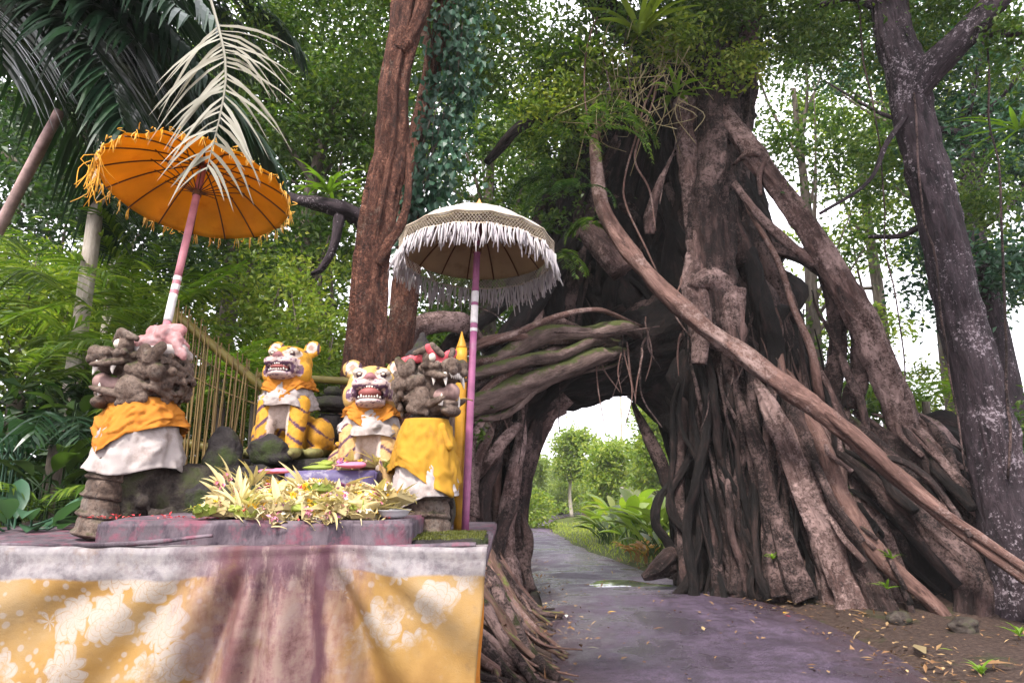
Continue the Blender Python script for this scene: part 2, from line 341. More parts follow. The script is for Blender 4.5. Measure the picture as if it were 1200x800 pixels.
c = t.mix(t.ramp(b, (.3, .8), (.5, 0.)), c, (0.0137, 0.0096, 0.0086)); t.bump(t.ma('ADD', a, b), .9, .01); M['stone'] = t.fin(c, .9, .2)
t = NT('mossy grey stone'); o = t.obj(); a = t.noise(o, 8, 7, .7); b = t.noise(o, 50, 3, .6)
c = t.ramp(a, (.38, (0.0155, 0.0118, 0.0105)), (.5, (0.0403, 0.031, 0.0267)), (.64, (0.0806, 0.0651, 0.0558))); c = t.mix(t.ramp(t.noise(o, 4, 6, .7), (.48, 0.), (.6, .85)), c, (0.0248, 0.031, 0.0087))
t.bump(t.ma('ADD', a, b), .9, .012); M['stone_mossy'] = t.fin(c, .9, .2)
t = NT('dark mossy stone'); o = t.obj(); a = t.noise(o, 8, 7, .7); b = t.noise(o, 50, 3, .6)
c = t.ramp(a, (.3, (0.009, 0.0075, 0.008)), (.6, (0.03, 0.025, 0.025)), (.8, (0.075, 0.065, 0.065))); c = t.mix(t.ramp(t.noise(o, 4, 6, .7), (.5, 0.), (.62, .9)), c, (0.0225, 0.0325, 0.007))
t.bump(t.ma('ADD', a, b), .9, .012); M['stone_dark'] = t.fin(c, .9, .2)
M['purple_paint'] = plain('chipped purple paint', (0.0709, 0.0549, 0.129), dirt=(0.2322, 0.2128, 0.2451), dsc=16, dth=.5, rough=.6)
M['tiger'] = painted('weathered tiger paint', amt=.56, dirt=(.09, .06, .035), bd=.01)
M['paint'] = painted('plain worn paint', amt=.7)
def cloth(name, col, var=.12, dirt=(.3, .22, .15), dth=.6, tr=.12, fine=420):
    t = NT(name); o = t.obj(); a = t.noise(o, 5, 4); wv = t.noise(o, fine, 2)
    c = t.ramp(a, (.3, tuple(x * (1 - var) for x in col)), (.7, tuple(min(.9, x * (1 + var)) for x in col)))
    c = t.mix(t.ramp(t.noise(o, 6, 6, .7), (dth, 0.), (dth + .15, .7)), c, dirt); t.bump(wv, .35, .002); t.fin(c, .85, .15)
    tl = t.n('BsdfTranslucent', {'Color': c}); ms = t.n('MixShader', {0: tr, 1: t.b.outputs[0], 2: tl.outputs[0]}); t.t.links.new(ms.outputs[0], t.out.inputs[0])
    return t.m
M['orange_cloth'] = cloth('orange cloth', (0.3984, 0.1509, 0.0212), dirt=(0.2717, 0.0785, 0.0181), dth=.54)
M['yellow_cloth'] = cloth('yellow cloth', (0.3489, 0.1848, 0.0205), dirt=(0.2463, 0.113, 0.0257), dth=.54)
M['white_cloth'] = cloth('dirty white cloth', (0.3508, 0.3087, 0.2948), dirt=(0.1965, 0.1473, 0.1263), dth=.5)
M['pink_cloth'] = cloth('faded pink cloth', (0.3399, 0.1645, 0.1645), dirt=(.36, .31, .31), dth=.46)
M['red_cloth'] = cloth('red and white cloth', (0.527, 0.085, 0.102), dirt=(0.527, 0.4675, 0.442), dth=.52)
M['canopy_orange'] = cloth('golden parasol cloth', (.66, .345, .022), dirt=(.55, .24, .012), dth=.55, tr=.5)
M['canopy_white'] = cloth('off white parasol cloth', (0.4541, 0.4128, 0.3784), dirt=(0.289, 0.2477, 0.1926), dth=.62, tr=.3)
M['canopy_lining'] = cloth('beige parasol lining', (0.424, 0.3363, 0.1974), dirt=(0.2632, 0.1974, 0.1023), dth=.56, tr=.3)
M['fringe'] = leafm('white yarn', (0.3488, 0.3153, 0.3354), (0.4427, 0.4092, 0.4159), (0.5232, 0.4964, 0.4964), tr=.15, rough=.9, spec=.1)
M['fringe_gold'] = leafm('gold yarn', (.62, .30, .03), (.76, .42, .08), (.82, .60, .25), tr=.15, rough=.9, spec=.1)
M['lace'] = plain('cream lace thread', (0.3732, 0.313, 0.2408), rough=.9)
M['rib'] = plain('dark rib', (.10, .045, .02), rough=.7)
M['old_pole'] = plain('weathered pinkish wood', (0.3096, 0.2064, 0.1978), dirt=(0.1892, 0.129, 0.1204), dth=.5, rough=.8, bd=.01)
M['pink_pole'] = plain('faded pink paint', (0.344, 0.1307, 0.1582), dirt=(0.3784, 0.289, 0.289), dth=.6, rough=.55)
M['purple_pole'] = plain('purple pole paint', (0.227, 0.0688, 0.1445), dirt=(0.289, 0.172, 0.227), dth=.6, rough=.5)
M['white_pole'] = plain('white pole paint', (0.4816, 0.4541, 0.4541), dirt=(0.3096, 0.2064, 0.2339), dth=.62, rough=.5)
M['gold_pole'] = plain('yellow pole paint', (0.3784, 0.1858, 0.0138), dirt=(0.2477, 0.1101, 0.0138), dth=.55, rough=.5)
M['gold'] = plain('red and gold finial', (.55, .2, .08), dirt=(.6, .4, .12), dsc=30, dth=.5, rough=.45)
M['bamboo'] = plain('bamboo olive', (0.1331, 0.1074, 0.023), dirt=(0.0819, 0.0614, 0.0204), dth=.55, rough=.45)
M['bamboo_dry'] = plain('dry bamboo rod', (0.1419, 0.0946, 0.0331), dirt=(0.0804, 0.0473, 0.0213), dth=.5, rough=.6)
M['bowl'] = plain('white enamel', (0.4954, 0.4885, 0.4954), var=.05, rough=.25, spec=.5)
M['wax'] = plain('white wax', (0.688, 0.6536, 0.5848), var=.05, rough=.4)
M['enamel_eye'] = plain('eye', (0.4214, 0.3732, 0.313), var=.1, rough=.4)
M['fang'] = plain('fang', (0.5676, 0.516, 0.4644), var=.2, rough=.5)
M['mouth'] = plain('mouth red', (.20, .06, .055), rough=.6)
M['soil'] = plain('soil', (0.07, 0.0434, 0.0315), var=.5, sc=9, rough=.95, bd=.05, dirt=(0.0315, 0.021, 0.0168), dsc=1.3, dth=.5)
# young palm leaf and flowers of the offerings: colour by piece
def petals(name, a, b, c_): return leafm(name, a, b, c_, tr=.25, rough=.6)
M['palmleaf'] = petals('young coconut leaf', (0.3864, 0.2944, 0.1196), (0.4784, 0.4048, 0.2116), (0.552, 0.4968, 0.3404))
M['palmleaf_green'] = petals('green leaf tray', (.16, .22, .03), (.30, .34, .06), (.46, .46, .12))
M['p_yellow'] = petals('marigold', (0.6375, 0.34, 0.0085), (0.7225, 0.4675, 0.0255), (0.7225, 0.578, 0.085))
M['p_pink'] = petals('pink petals', (0.527, 0.136, 0.255), (0.6375, 0.2975, 0.408), (0.7225, 0.527, 0.578))
M['p_purple'] = petals('purple petals', (0.255, 0.051, 0.289), (0.408, 0.136, 0.425), (0.527, 0.34, 0.561))
M['p_red'] = petals('red petals', (0.425, 0.017, 0.0255), (0.527, 0.051, 0.068), (0.595, 0.17, 0.17))
M['p_white'] = petals('white petals', (0.595, 0.561, 0.4675), (0.68, 0.6545, 0.578), (0.7225, 0.697, 0.68))
# altar cloth: yellow with white flower print, pale border, wine-coloured wash down the middle
t = NT('printed altar cloth'); uv = t.n('UVMap').outputs[0]; x, y, _ = t.sep(uv)       # u metres across, v metres down from the hem
o = t.obj(); nA = t.noise(o, 2.1, 5, .6); fine = t.noise(o, 24, 5, .7)
base = t.ramp(nA, (.36, (0.1792, 0.0952, 0.0291)), (.5, (0.2352, 0.1366, 0.0426)), (.64, (0.2408, 0.1624, 0.0784)))
cell = t.n('TexVoronoi', {'Vector': t.scale(uv, (1, 1, 1)), 'Scale': 5.2, 'Randomness': .75}); dv = t.n('VectorMath', {0: t.scale(uv, (5.2, 5.2, 5.2)), 1: t.scale(cell.outputs['Position'], (5.2, 5.2, 5.2))}, operation='SUBTRACT').outputs[0]
dx, dy, _ = t.sep(dv); ang = t.ma('ARCTAN2', dy, dx); pet = t.ma('ADD', t.ma('ADD', .42, t.ma('MULTIPLY', t.ma('SUBTRACT', t.noise(uv, 9, 2), .5), .35)), t.ma('MULTIPLY', t.ma('ABSOLUTE', t.ma('SINE', t.ma('ADD', t.ma('MULTIPLY', ang, 3.5), t.ma('MULTIPLY', t.noise(uv, 7, 2), 6.0)))), .12))
rr = cell.outputs['Distance']; ring = t.ma('SINE', t.ma('MULTIPLY', t.ma('DIVIDE', rr, pet), 17.0)); inside = t.ramp(t.ma('SUBTRACT', pet, rr), (.0, 0.), (.03, 1.))
fl = t.ma('MULTIPLY', inside, t.ma('MULTIPLY', t.ramp(t.ma('ABSOLUTE', ring), (.0, .35), (.3, 1.)), t.ramp(t.ma('ABSOLUTE', t.ma('SINE', t.ma('ADD', t.ma('MULTIPLY', ang, 3.5), t.ma('MULTIPLY', rr, 9.0)))), (.0, .4), (.22, 1.))))
sm = t.vor(uv, 26); fl2 = t.ma('MULTIPLY', t.ramp(sm, (.28, 1.), (.38, 0.)), t.ramp(t.vor(uv, 5.2), (.44, 0.), (.5, 1.)))
wear = t.ramp(t.ma('ADD', t.ma('ADD', t.noise(uv, 2.6, 6, .7), t.ma('MULTIPLY', y, -.22)), t.ma('MULTIPLY', x, -.10)), (.46, 0.), (.56, .95))
base = t.mix(t.ma('MULTIPLY', t.ma('MAXIMUM', fl, t.ma('MULTIPLY', fl2, .7)), wear), base, (0.2705, 0.2344, 0.2028))
bandm = t.ramp(t.ma('ADD', y, t.ma('MULTIPLY', t.noise(uv, 3, 3), .03)), (.118, 1.), (.128, 0.))
bc = t.ramp(t.noise(uv, 9, 6, .7), (.38, (0.0992, 0.0857, 0.0946)), (.52, (0.1894, 0.1712, 0.1758)), (.64, (0.2344, 0.2119, 0.2074)))
bc = t.mix(t.ma('MULTIPLY', t.ramp(t.vor(uv, 34), (.3, .7), (.42, 0.)), .5), bc, (0.1262, 0.0992, 0.1082))
c = t.mix(bandm, base, bc)
wob = t.ma('MULTIPLY', t.ma('SUBTRACT', t.noise(t.scale(uv, (2.2, .9, 1)), 3, 5, .6), .5), .55)
xs = t.ma('ABSOLUTE', t.ma('SUBTRACT', t.ma('ADD', x, wob), -.98)); wash = t.ramp(xs, (.20, 1.), (.42, 0.))
wc = t.ramp(t.ma('ADD', t.ma('MULTIPLY', t.noise(t.scale(uv, (5, 1.1, 1)), 4, 8, .72), .5), t.ma('MULTIPLY', t.noise(uv, 14, 8, .75), .5)), (.40, (.085, .036, .046)), (.48, (.165, .095, .10)), (.56, (.215, .15, .135)))
c = t.mix(t.ma('MULTIPLY', wash, .88), c, wc)
dk = t.ma('MULTIPLY', wash, t.ramp(t.ma('ADD', t.ma('ADD', t.noise(t.scale(uv, (3, .7, 1)), 5, 8, .75), t.ma('MULTIPLY', y, -.75)), t.ma('MULTIPLY', t.noise(uv, 40, 4, .7), .15)), (.43, 0.), (.54, .7)))
c = t.mix(dk, c, (0.053, 0.0212, 0.0337))
xs2 = t.ma('ABSOLUTE', t.ma('SUBTRACT', t.ma('ADD', x, t.ma('MULTIPLY', wob, .25)), -.80)); c = t.mix(t.ramp(xs2, (.02, .85), (.055, 0.)), c, (0.0586, 0.0225, 0.0338))
xs3 = t.ma('ABSOLUTE', t.ma('SUBTRACT', t.ma('ADD', x, t.ma('MULTIPLY', wob, .3)), -1.16)); c = t.mix(t.ramp(xs3, (.01, .7), (.06, 0.)), c, (0.0902, 0.0338, 0.0338))
c = t.mix(t.ramp(t.noise(o, 5.2, 7, .75), (.56, 0.), (.70, .7)), c, (0.1217, 0.0721, 0.0405)); sp = t.vor(uv, 9); c = t.mix(t.ramp(t.ma('ADD', sp, t.ma('MULTIPLY', fine, .04)), (.035, 1.), (.05, 0.)), c, (0.0225, 0.0158, 0.0134))
t.bump(t.ma('ADD', t.noise(o, 300, 2), t.ma('MULTIPLY', fine, 2.0)), .5, .003); M['altar_cloth'] = t.fin(c, .8, .2)
# road: damp purple-grey asphalt
t = NT('damp asphalt'); o = t.obj(); a = t.noise(o, .9, 7, .68); b = t.noise(o, 60, 4, .7); ag = t.vor(o, 85); across = t.sep(t.attr('tc'))[0]
c = t.ramp(a, (.40, (0.0408, 0.0237, 0.0456)), (.5, (0.0815, 0.0517, 0.094)), (.60, (0.1358, 0.0898, 0.1511))); c = t.mix(t.ramp(b, (.38, .85), (.54, 0.)), c, (0.0217, 0.0131, 0.0228))
tr_ = t.noise(t.scale(o, (1.5, .16, 1)), 1.6, 5, .6); c = t.mix(t.ramp(tr_, (.5, 0.), (.66, .6)), c, (0.1358, 0.0919, 0.154))
c = t.mix(t.ramp(ag, (.10, .55), (.2, 0.)), c, (0.1738, 0.1226, 0.1882))
ed = t.ma('ADD', t.ma('MULTIPLY', t.ma('ABSOLUTE', t.ma('SUBTRACT', across, .5)), 2.0), t.ma('MULTIPLY', t.ma('SUBTRACT', t.noise(o, 1.1, 7, .7), .5), 1.5))
c = t.mix(t.ramp(ed, (.5, 0.), (.95, .85)), c, (0.0489, 0.0219, 0.0274))
c = t.mix(t.ramp(t.noise(o, 7, 7, .75), (.42, .6), (.52, 0.)), c, (0.0322, 0.02, 0.0306)); t.bump(t.ma('ADD', t.ma('ADD', b, ag), t.ma('MULTIPLY', t.noise(o, 14, 6, .7), 1.5)), 1.0, .022); M['asphalt'] = t.fin(c, t.ramp(t.noise(o, .9, 5, .6), (.42, .25), (.58, .7)), .5)
# forest floor
t = NT('forest floor'); o = t.obj(); a = t.noise(o, 1.4, 6, .65); b = t.noise(o, 22, 6, .7); x, y, z = t.sep(o)
c = t.ramp(b, (.3, (0.0186, 0.0117, 0.0095)), (.5, (0.0504, 0.0318, 0.0254)), (.7, (0.0902, 0.061, 0.0478))); 
g = t.ramp(t.noise(o, 12, 5), (.3, (0.0265, 0.0398, 0.0064)), (.7, (0.0849, 0.1008, 0.0159)))
c = t.mix(t.n('MapRange', {0: t.ma('ADD', y, t.ma('MULTIPLY', a, 4)), 1: 12.5, 2: 15.5}).outputs[0], c, g)
c = t.mix(t.ramp(a, (.56, 0.), (.66, .6)), c, (0.0265, 0.0371, 0.0095)); t.bump(b, .9, .04); M['floor'] = t.fin(c, .92, .2)
t = NT('puddle water'); M['puddle'] = t.fin((.05, .045, .055), .06, .6)
# ------------------------------------------------------------------ ground and road
def roadz(Y): return -.03 * np.clip(Y - 10, 0, 30)
def gz(X, Y):
    X = np.asarray(X, float); Y = np.asarray(Y, float)
    z = roadz(Y)
    z = z + 1.9 * sst(4.2, 7.2, X - .05 * (Y - 10)) * sst(8.4, 11.5, Y) * (1 - .55 * sst(16, 24, Y))
    z = z + .85 * sst(.40, -.65, X) * sst(4.9, 7.2, Y) * (1 - sst(11, 15, Y))
    z = z + 1.0 * sst(-2, -9, X) * sst(3, 12, Y)
    z = z + .35 * sst(3.2, 7, X - .2 * (Y - 12)) * sst(13, 20, Y)
    z = z + 2 * sst(45, 160, np.hypot(X, Y))
    return z
def on_road(px, py):
    lo, hi = 1.0, 120.0
    for _ in range(50):
        m = (lo + hi) / 2
        if P(px, py, m)[2] > roadz(m): lo = m
        else: hi = m
    return P(px, py, lo)
rows = [(840, 652, 1165), (800, 648, 1105), (760, 645, 1035), (720, 640, 955), (700, 634, 885), (680, 626, 805), (665, 619, 752), (650, 613, 706), (635, 610, 672),
        (622, 609, 648), (614, 611, 643), (608, 620, 652), (604, 638, 672), (601, 664, 700), (599, 700, 740)]
LE = np.array([on_road(a, y) for y, a, b in rows]); RE = np.array([on_road(b, y) for y, a, b in rows])
LE = np.vstack([[(.35, -12, 0), (.45, -3, 0), (.52, 2, 0)], LE]); RE = np.vstack([[(4.2, -12, 0), (4.1, -3, 0), (3.85, 2, 0)], RE])
LEs, _, _ = resample(LE, np.ones(len(LE)), 160); REs, _, _ = resample(RE, np.ones(len(RE)), 160)
LEs[:, 0] += .05 * vn(np.c_[LEs[:, 1] * 1.7, LEs[:, 0], LEs[:, 0]], 3); REs[:, 0] += .14 * vn(np.c_[REs[:, 1] * 1.3, REs[:, 0], REs[:, 0]], 5)
k = np.linspace(0, 1, 15)[None, :, None]
RV = LEs[:, None] * (1 - k) + REs[:, None] * k
RV[..., 2] = roadz(RV[..., 1]) + .004 + .03 * np.sin(np.pi * np.linspace(0, 1, 15))[None] + .006 * vn(RV * 1.2, 4)
RV[:, 0, 2] -= .03; RV[:, -1, 2] -= .03
g = Geo(); grid(g, RV, T=np.stack([np.tile(np.linspace(0, 1, 15), 160), np.repeat(np.linspace(0, 40, 160), 15), np.zeros(2400)], -1)); tag(obj('road', g.mesh('road', tc=True), M['asphalt']), kind='structure')
# ground sheet, sunk a little under the road
gx = np.unique(np.r_[np.linspace(-160, -14, 26), np.linspace(-14, -3, 34), np.linspace(-3, 9, 110), np.linspace(9, 20, 30), np.linspace(20, 160, 24)])
gy = np.unique(np.r_[np.linspace(-20, 2, 20), np.linspace(2, 18, 120), np.linspace(18, 50, 70), np.linspace(50, 240, 26)])
GX, GY = np.meshgrid(gx, gy)
GZ = gz(GX, GY) + .035 * vn(np.stack([GX * 1.1, GY * 1.1, GX * 0], -1), 1) + .018 * vn(np.stack([GX * 3.7, GY * 3.7, GX * 0], -1), 2)
mid = LEs * .5 + REs * .5; hw = np.linalg.norm(LEs - REs, axis=1) / 2
d2 = np.full(GX.shape, 99.)
for q, h in zip(mid[::2], hw[::2]): d2 = np.minimum(d2, np.hypot(GX - q[0], GY - q[1]) - h)
GZ = np.where(d2 < .25, np.minimum(GZ, roadz(GY) - .06 + np.clip(d2, 0, .25) * .2), GZ)
g = Geo(); grid(g, np.stack([GX, GY, GZ], -1)); tag(obj('ground', g, M['floor']), kind='structure')
# standing water on the road
for name_, cx, cy, rx, ry, sd_ in (('puddle', 733, 688, .62, .5, 1),):
    c0 = on_road(cx, cy); th = np.linspace(0, 2 * np.pi, 40, endpoint=False)
    rad = 1 + .35 * vn(np.c_[np.cos(th) * 2, np.sin(th) * 2, th * 0 + sd_], sd_)
    V = np.stack([np.stack([c0[0] + np.cos(th) * rx * rad * f, c0[1] + np.sin(th) * ry * rad * f, th * 0 + c0[2] + .04], -1) for f in (.02, .5, 1)], 0)
    V[2, :, 2] -= .012
    g = Geo(); grid(g, V, closed=True); tag(obj(name_, g, M['puddle']), kind='structure')
# ------------------------------------------------------------------ leaf litter, grass
rng = np.random.default_rng(5)
n = 9000; X = rng.uniform(-1.2, 8.5, n); Y = rng.uniform(3.2, 15, n)
dr = np.min(np.hypot(X[:, None] - mid[None, ::3, 0], Y[:, None] - mid[None, ::3, 1]) - hw[None, ::3], axis=1)
cl_ = .3 + .7 * sst(-.2, .6, vn(np.c_[X * 1.3, Y * 1.3, X * 0], 8)); keep = (rng.uniform(size=n) < np.where(dr < -.35, .2, np.where(dr < .9, .85, .4)) * cl_); X, Y, dr = X[keep], Y[keep], dr[keep]
Z = np.where(dr < .15, np.maximum(roadz(Y) + .05, 0), gz(X, Y) + .03)
g = Geo(); leaves(g, np.c_[X, Y, Z], rng.choice([.03, .05, .08, .11], len(X)), rng.choice([.018, .03, .045], len(X)), rng, droop=0, up=6, fold=.05, D=np.c_[rng.normal(size=(len(X), 2)), np.zeros(len(X))])
tag(obj('leaf_litter', g.mesh('leaf_litter', smooth=False), M['litter']), 'small brown fallen leaves scattered over the road edges', 'leaf litter', kind='stuff')
g = Geo(); n = 26000; X = rng.uniform(-16, 14, n); Y = rng.uniform(12.5, 40, n)
dr = np.min(np.hypot(X[:, None] - mid[None, ::3, 0], Y[:, None] - mid[None, ::3, 1]) - hw[None, ::3], axis=1); keep = (dr > .05) & (dr < 5); X, Y = X[keep], Y[keep]
n = len(X); leaves(g, np.c_[X, Y, gz(X, Y)], .16, .022, rng, D=np.c_[rng.normal(size=(n, 2)) * .4, np.ones(n)], up=0)
tag(obj('verge_grass', g.mesh('verge_grass', smooth=False), M['grass']), 'yellow green grass verge along the far bend of the road', 'grass', kind='stuff')

# ------------------------------------------------------------------ trees of the surrounding forest
def tree(label, px, Y, H, r0, ell, nclump, nleaf, L, ml, mb, seed, lean=0., group='forest trees behind the shrine and the fig', sig=.42, base=None, name='forest_tree', Wf=.5):
    rng = np.random.default_rng(seed); X = (px - 600) / FPX * Y * 1.0; z0 = float(gz(X, Y)) - .1
    t = thing(name, label, 'tree', (X, Y, z0), group)
    top = np.array((X + lean * H, Y, z0 + H * .8)); g = Geo()
    pts = np.array([(X, Y, z0), (X + lean * H * .2 + rng.normal() * .1, Y, z0 + H * .25), (X + lean * H * .5 + rng.normal() * .15, Y + rng.normal() * .1, z0 + H * .52), top])
    tube(g, pts, [r0 * 1.25, r0, r0 * .8, r0 * .35], seg=9, n=18, flute=.12, lump=.1, seed=seed)
    E = [(np.array((X + lean * H * .8 + c[0], Y + c[1], z0 + c[2])), r) for c, r in ell]
    Q, _, _ = resample(pts, np.ones(4), 30)
    for c, r in E:                                             # limbs out into each mass of the crown
        for q in range(3):
            e = c + rng.normal(size=3) * np.array(r) * .45; s_ = Q[min(29, max(6, int(30 * np.clip((c[2] - z0) / (H * .8) - .25 + rng.normal() * .05, .2, .95))))]
            m = (s_ + e) / 2 + np.array((0, 0, -.1 * np.linalg.norm(e - s_))) + rng.normal(size=3) * .2
            tube(g, [s_, m, e], [r0 * .35, r0 * .2, r0 * .06], seg=5, n=8, lump=.1, seed=seed + q)
    obj('trunk', g.mesh('trunk', tc=True), mb, t, world=True)
    g = Geo(); leaves(g, cloud(E, int(nclump * 1.25), int(nleaf * 1.15), rng, sig * .85), L * 1.12, L * Wf * 1.15, rng)
    obj('crown', g.mesh('crown', smooth=False), ml, t, world=True)
    return t
A = 'forest trees behind the shrine and the fig'
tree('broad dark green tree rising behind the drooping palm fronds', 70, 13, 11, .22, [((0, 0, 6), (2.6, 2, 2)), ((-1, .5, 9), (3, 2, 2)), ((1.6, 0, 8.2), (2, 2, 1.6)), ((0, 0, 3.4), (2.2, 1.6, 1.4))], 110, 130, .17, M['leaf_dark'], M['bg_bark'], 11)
tree('tall mid green tree behind the orange parasol', 250, 15, 13, .25, [((0, 0, 7), (2.6, 2, 1.9)), ((-1, 0, 10), (3, 2, 2)), ((1.5, 0, 9), (2.4, 2, 2))], 120, 130, .17, M['leaf'], M['bg_bark'], 12)
tree('leafy dark tree whose crown hangs left of the flaky trunk', 372, 11.5, 10, .2, [((0, 0, 7.2), (1.6, 1.4, 1.8)), ((.5, .3, 9.3), (2.2, 1.5, 1.6)), ((-1.4, 0, 8.4), (1.4, 1.3, 1.2)), ((.1, 0, 5.2), (1.1, 1, .9))], 125, 140, .13, M['leaf'], M['bg_bark'], 13)
tree('mid green tree filling the gap between the flaky trunk and the fig', 575, 15.5, 13, .22, [((0, 0, 7.5), (1.9, 1.6, 2.2)), ((-.9, 0, 10.5), (2.6, 2, 2)), ((1.4, .5, 9.5), (2, 1.6, 1.6)), ((-.6, 0, 5.2), (1.1, 1, 1.3))], 130, 135, .15, M['leaf'], M['bg_bark'], 14)
tree('bright green tree high behind the fig crown', 850, 21, 15, .25, [((0, 0, 10), (2.5, 2, 2)), ((0, 0, 13.5), (3.5, 2.4, 2.2)), ((-1.5, 0, 7), (1.6, 1.4, 1.6))], 100, 120, .2, M['leaf_light'], M['bg_bark'], 15, lean=-.42)
tree('airy mid green tree right behind the leaning fig root', 965, 15, 12, .16, [((0, 0, 8.2), (1.9, 1.6, 1.6)), ((-.4, 0, 10.8), (2.8, 2, 1.6)), ((1.3, 0, 5.8), (1.3, 1.2, 1.2)), ((-.5, 0, 3.6), (1.2, 1, 1))], 55, 95, .15, M['leaf'], M['bg_bark'], 16, sig=.5)
tree('pale airy tree against the white sky right of the fig', 1040, 20, 14, .2, [((0, 0, 8), (2.6, 2, 1.8)), ((.5, 0, 11.5), (3.2, 2.4, 2)), ((-1, 0, 5), (2, 1.6, 1.2))], 60, 95, .19, M['leaf_light'], M['bg_bark'], 17, sig=.55)
tree('blue green tree just right of the lichen trunk', 1185, 13, 10, .24, [((0, 0, 4.2), (1.3, 1.4, 1.6)), ((.4, 0, 7), (2, 1.6, 1.6)), ((-.6, 0, 9.2), (2.2, 1.6, 1.2))], 90, 125, .15, M['leaf_blue'], M['lichen_bark'], 18)
tree('mid green tree behind the fork of the lichen trunk', 1120, 17, 13, .2, [((0, 0, 9.5), (2.4, 2, 1.6)), ((-.6, 0, 12), (3, 2, 1.6)), ((.6, 0, 6), (1.6, 1.4, 1.2))], 58, 100, .17, M['leaf'], M['bg_bark'], 19, sig=.5)
tree('tall tree with a wide crown over the left edge of the forest', -60, 19, 14, .3, [((0, 0, 7), (3, 2.5, 2.4)), ((1, 0, 11), (4, 3, 2.4))], 110, 130, .22, M['leaf_dark'], M['bg_bark'], 20)
tree('dense tree behind the bamboo fence and fern', 330, 20, 11, .25, [((0, 0, 4), (3.6, 2, 2.2)), ((-1, 0, 7.5), (3.4, 2.4, 2))], 120, 130, .22, M['leaf'], M['bg_bark'], 21)
tree('dense low tree behind the left root cluster of the fig', 520, 19, 9, .2, [((0, 0, 3.6), (2.2, 2, 2.4)), ((.3, 0, 6.5), (2, 2, 1.6))], 90, 130, .19, M['leaf'], M['bg_bark'], 22)
tree('mid green tree on the bank well right of the lichen trunk', 1310, 14, 11, .2, [((0, 0, 5), (2, 1.8, 1.8)), ((-.5, 0, 8.2), (2.6, 2, 2))], 90, 125, .16, M['leaf'], M['bg_bark'], 24)
# small pale-stemmed tree left of the orange parasol pole
tree('small tree with pale forked stem below the orange parasol', 108, 9.5, 5.2, .055, [((0, 0, 4.6), (1.1, .9, .7)), ((.8, 0, 3.6), (.6, .6, .5))], 30, 90, .12, M['leaf_dark'], M['pale_bark'], 23)
# beyond the arch
B = 'trees beyond the arch'
for i, (px, Y, H, r0, ml, lab) in enumerate([
    (616, 46, 4.5, .08, 'leaf_far', 'pale slender tree left of the far road bend'), (668, 48, 6.5, .11, 'leaf_light', 'slim trunk tree standing right at the far road bend'),
    (708, 40, 5.2, .12, 'leaf_light', 'vine clad tree beyond the broad leaved plants'), (726, 52, 14, .11, 'pale', 'tall pale trunk tree beyond the arch'),
    (766, 34, 6.5, .14, 'leaf_light', 'bushy yellow green tree behind the broad leaved plants'), (800, 42, 12, .16, 'leaf_far', 'wide pale tree hidden partly by the fig trunk'),
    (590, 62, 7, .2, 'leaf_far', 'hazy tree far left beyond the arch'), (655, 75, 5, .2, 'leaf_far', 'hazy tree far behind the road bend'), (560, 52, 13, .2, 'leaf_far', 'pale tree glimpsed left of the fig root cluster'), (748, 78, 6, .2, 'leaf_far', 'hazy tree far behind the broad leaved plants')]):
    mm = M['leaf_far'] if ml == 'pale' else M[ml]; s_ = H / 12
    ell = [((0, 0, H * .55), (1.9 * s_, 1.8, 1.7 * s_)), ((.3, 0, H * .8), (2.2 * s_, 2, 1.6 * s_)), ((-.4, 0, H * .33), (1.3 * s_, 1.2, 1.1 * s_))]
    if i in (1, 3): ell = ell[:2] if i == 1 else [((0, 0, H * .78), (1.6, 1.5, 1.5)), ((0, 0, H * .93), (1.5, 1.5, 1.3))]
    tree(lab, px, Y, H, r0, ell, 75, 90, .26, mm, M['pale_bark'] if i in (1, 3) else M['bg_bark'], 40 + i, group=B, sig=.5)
# low bushes: beyond the arch and behind the shrine
def bush(label, px, Y, rx, rz, n, L, ml, seed, zc=None, group='leafy bushes', name='bush'):
    rng = np.random.default_rng(seed); X = (px - 600) / FPX * Y; z0 = float(gz(X, Y)); zc = rz * .8 if zc is None else zc
    t = thing(name, label, 'bush', (X, Y, z0), group); g = Geo()
    for i in range(7):
        e = np.array((X, Y, z0 + zc)) + rng.normal(size=3) * np.array((rx, rx * .6, rz)) * .5
        tube(g, [(X + rng.normal() * .1, Y, z0 - .05), ((X + e[0]) / 2 + rng.normal() * .1, (Y + e[1]) / 2, z0 + zc * .6), e], [.03, .02, .008], seg=5, n=7, seed=seed)
    obj('stem', g.mesh('stem', tc=True), M['bg_bark'], t, world=True)
    g = Geo(); leaves(g, cloud([((X, Y, z0 + zc), (rx, rx * .7, rz))], n, 90, rng, .2 * max(1, rx / 1.2)), L, L * .5, rng, droop=.2)
    obj('foliage', g.mesh('foliage', smooth=False), ml, t, world=True); return t
bush('leafy bush on the bank right of the lichen trunk', 1290, 11, 1.3, 1.0, 60, .12, M['leaf'], 76, zc=.6)
bush('tall yellow green bush right behind the orange parasol', 285, 9.5, 1.3, 1.3, 60, .10, M['leaf_light'], 60, zc=2.9)
bush('green bush against the flaky trunk', 372, 8.8, .8, 1.5, 46, .10, M['leaf_light'], 61, zc=2.4)
bush('dark green bush behind the bamboo fence', 235, 9.2, 1.3, 1.0, 55, .11, M['leaf'], 62, zc=1.5)
bush('leafy bush behind the tiger statues', 340, 8.0, 1.0, .9, 50, .10, M['leaf_light'], 63, zc=1.7)
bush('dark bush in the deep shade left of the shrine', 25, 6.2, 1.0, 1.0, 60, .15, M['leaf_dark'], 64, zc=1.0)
bush('dark bush low behind the left guardian statue', 150, 6.6, .9, .8, 50, .13, M['leaf_dark'], 65, zc=1.1)
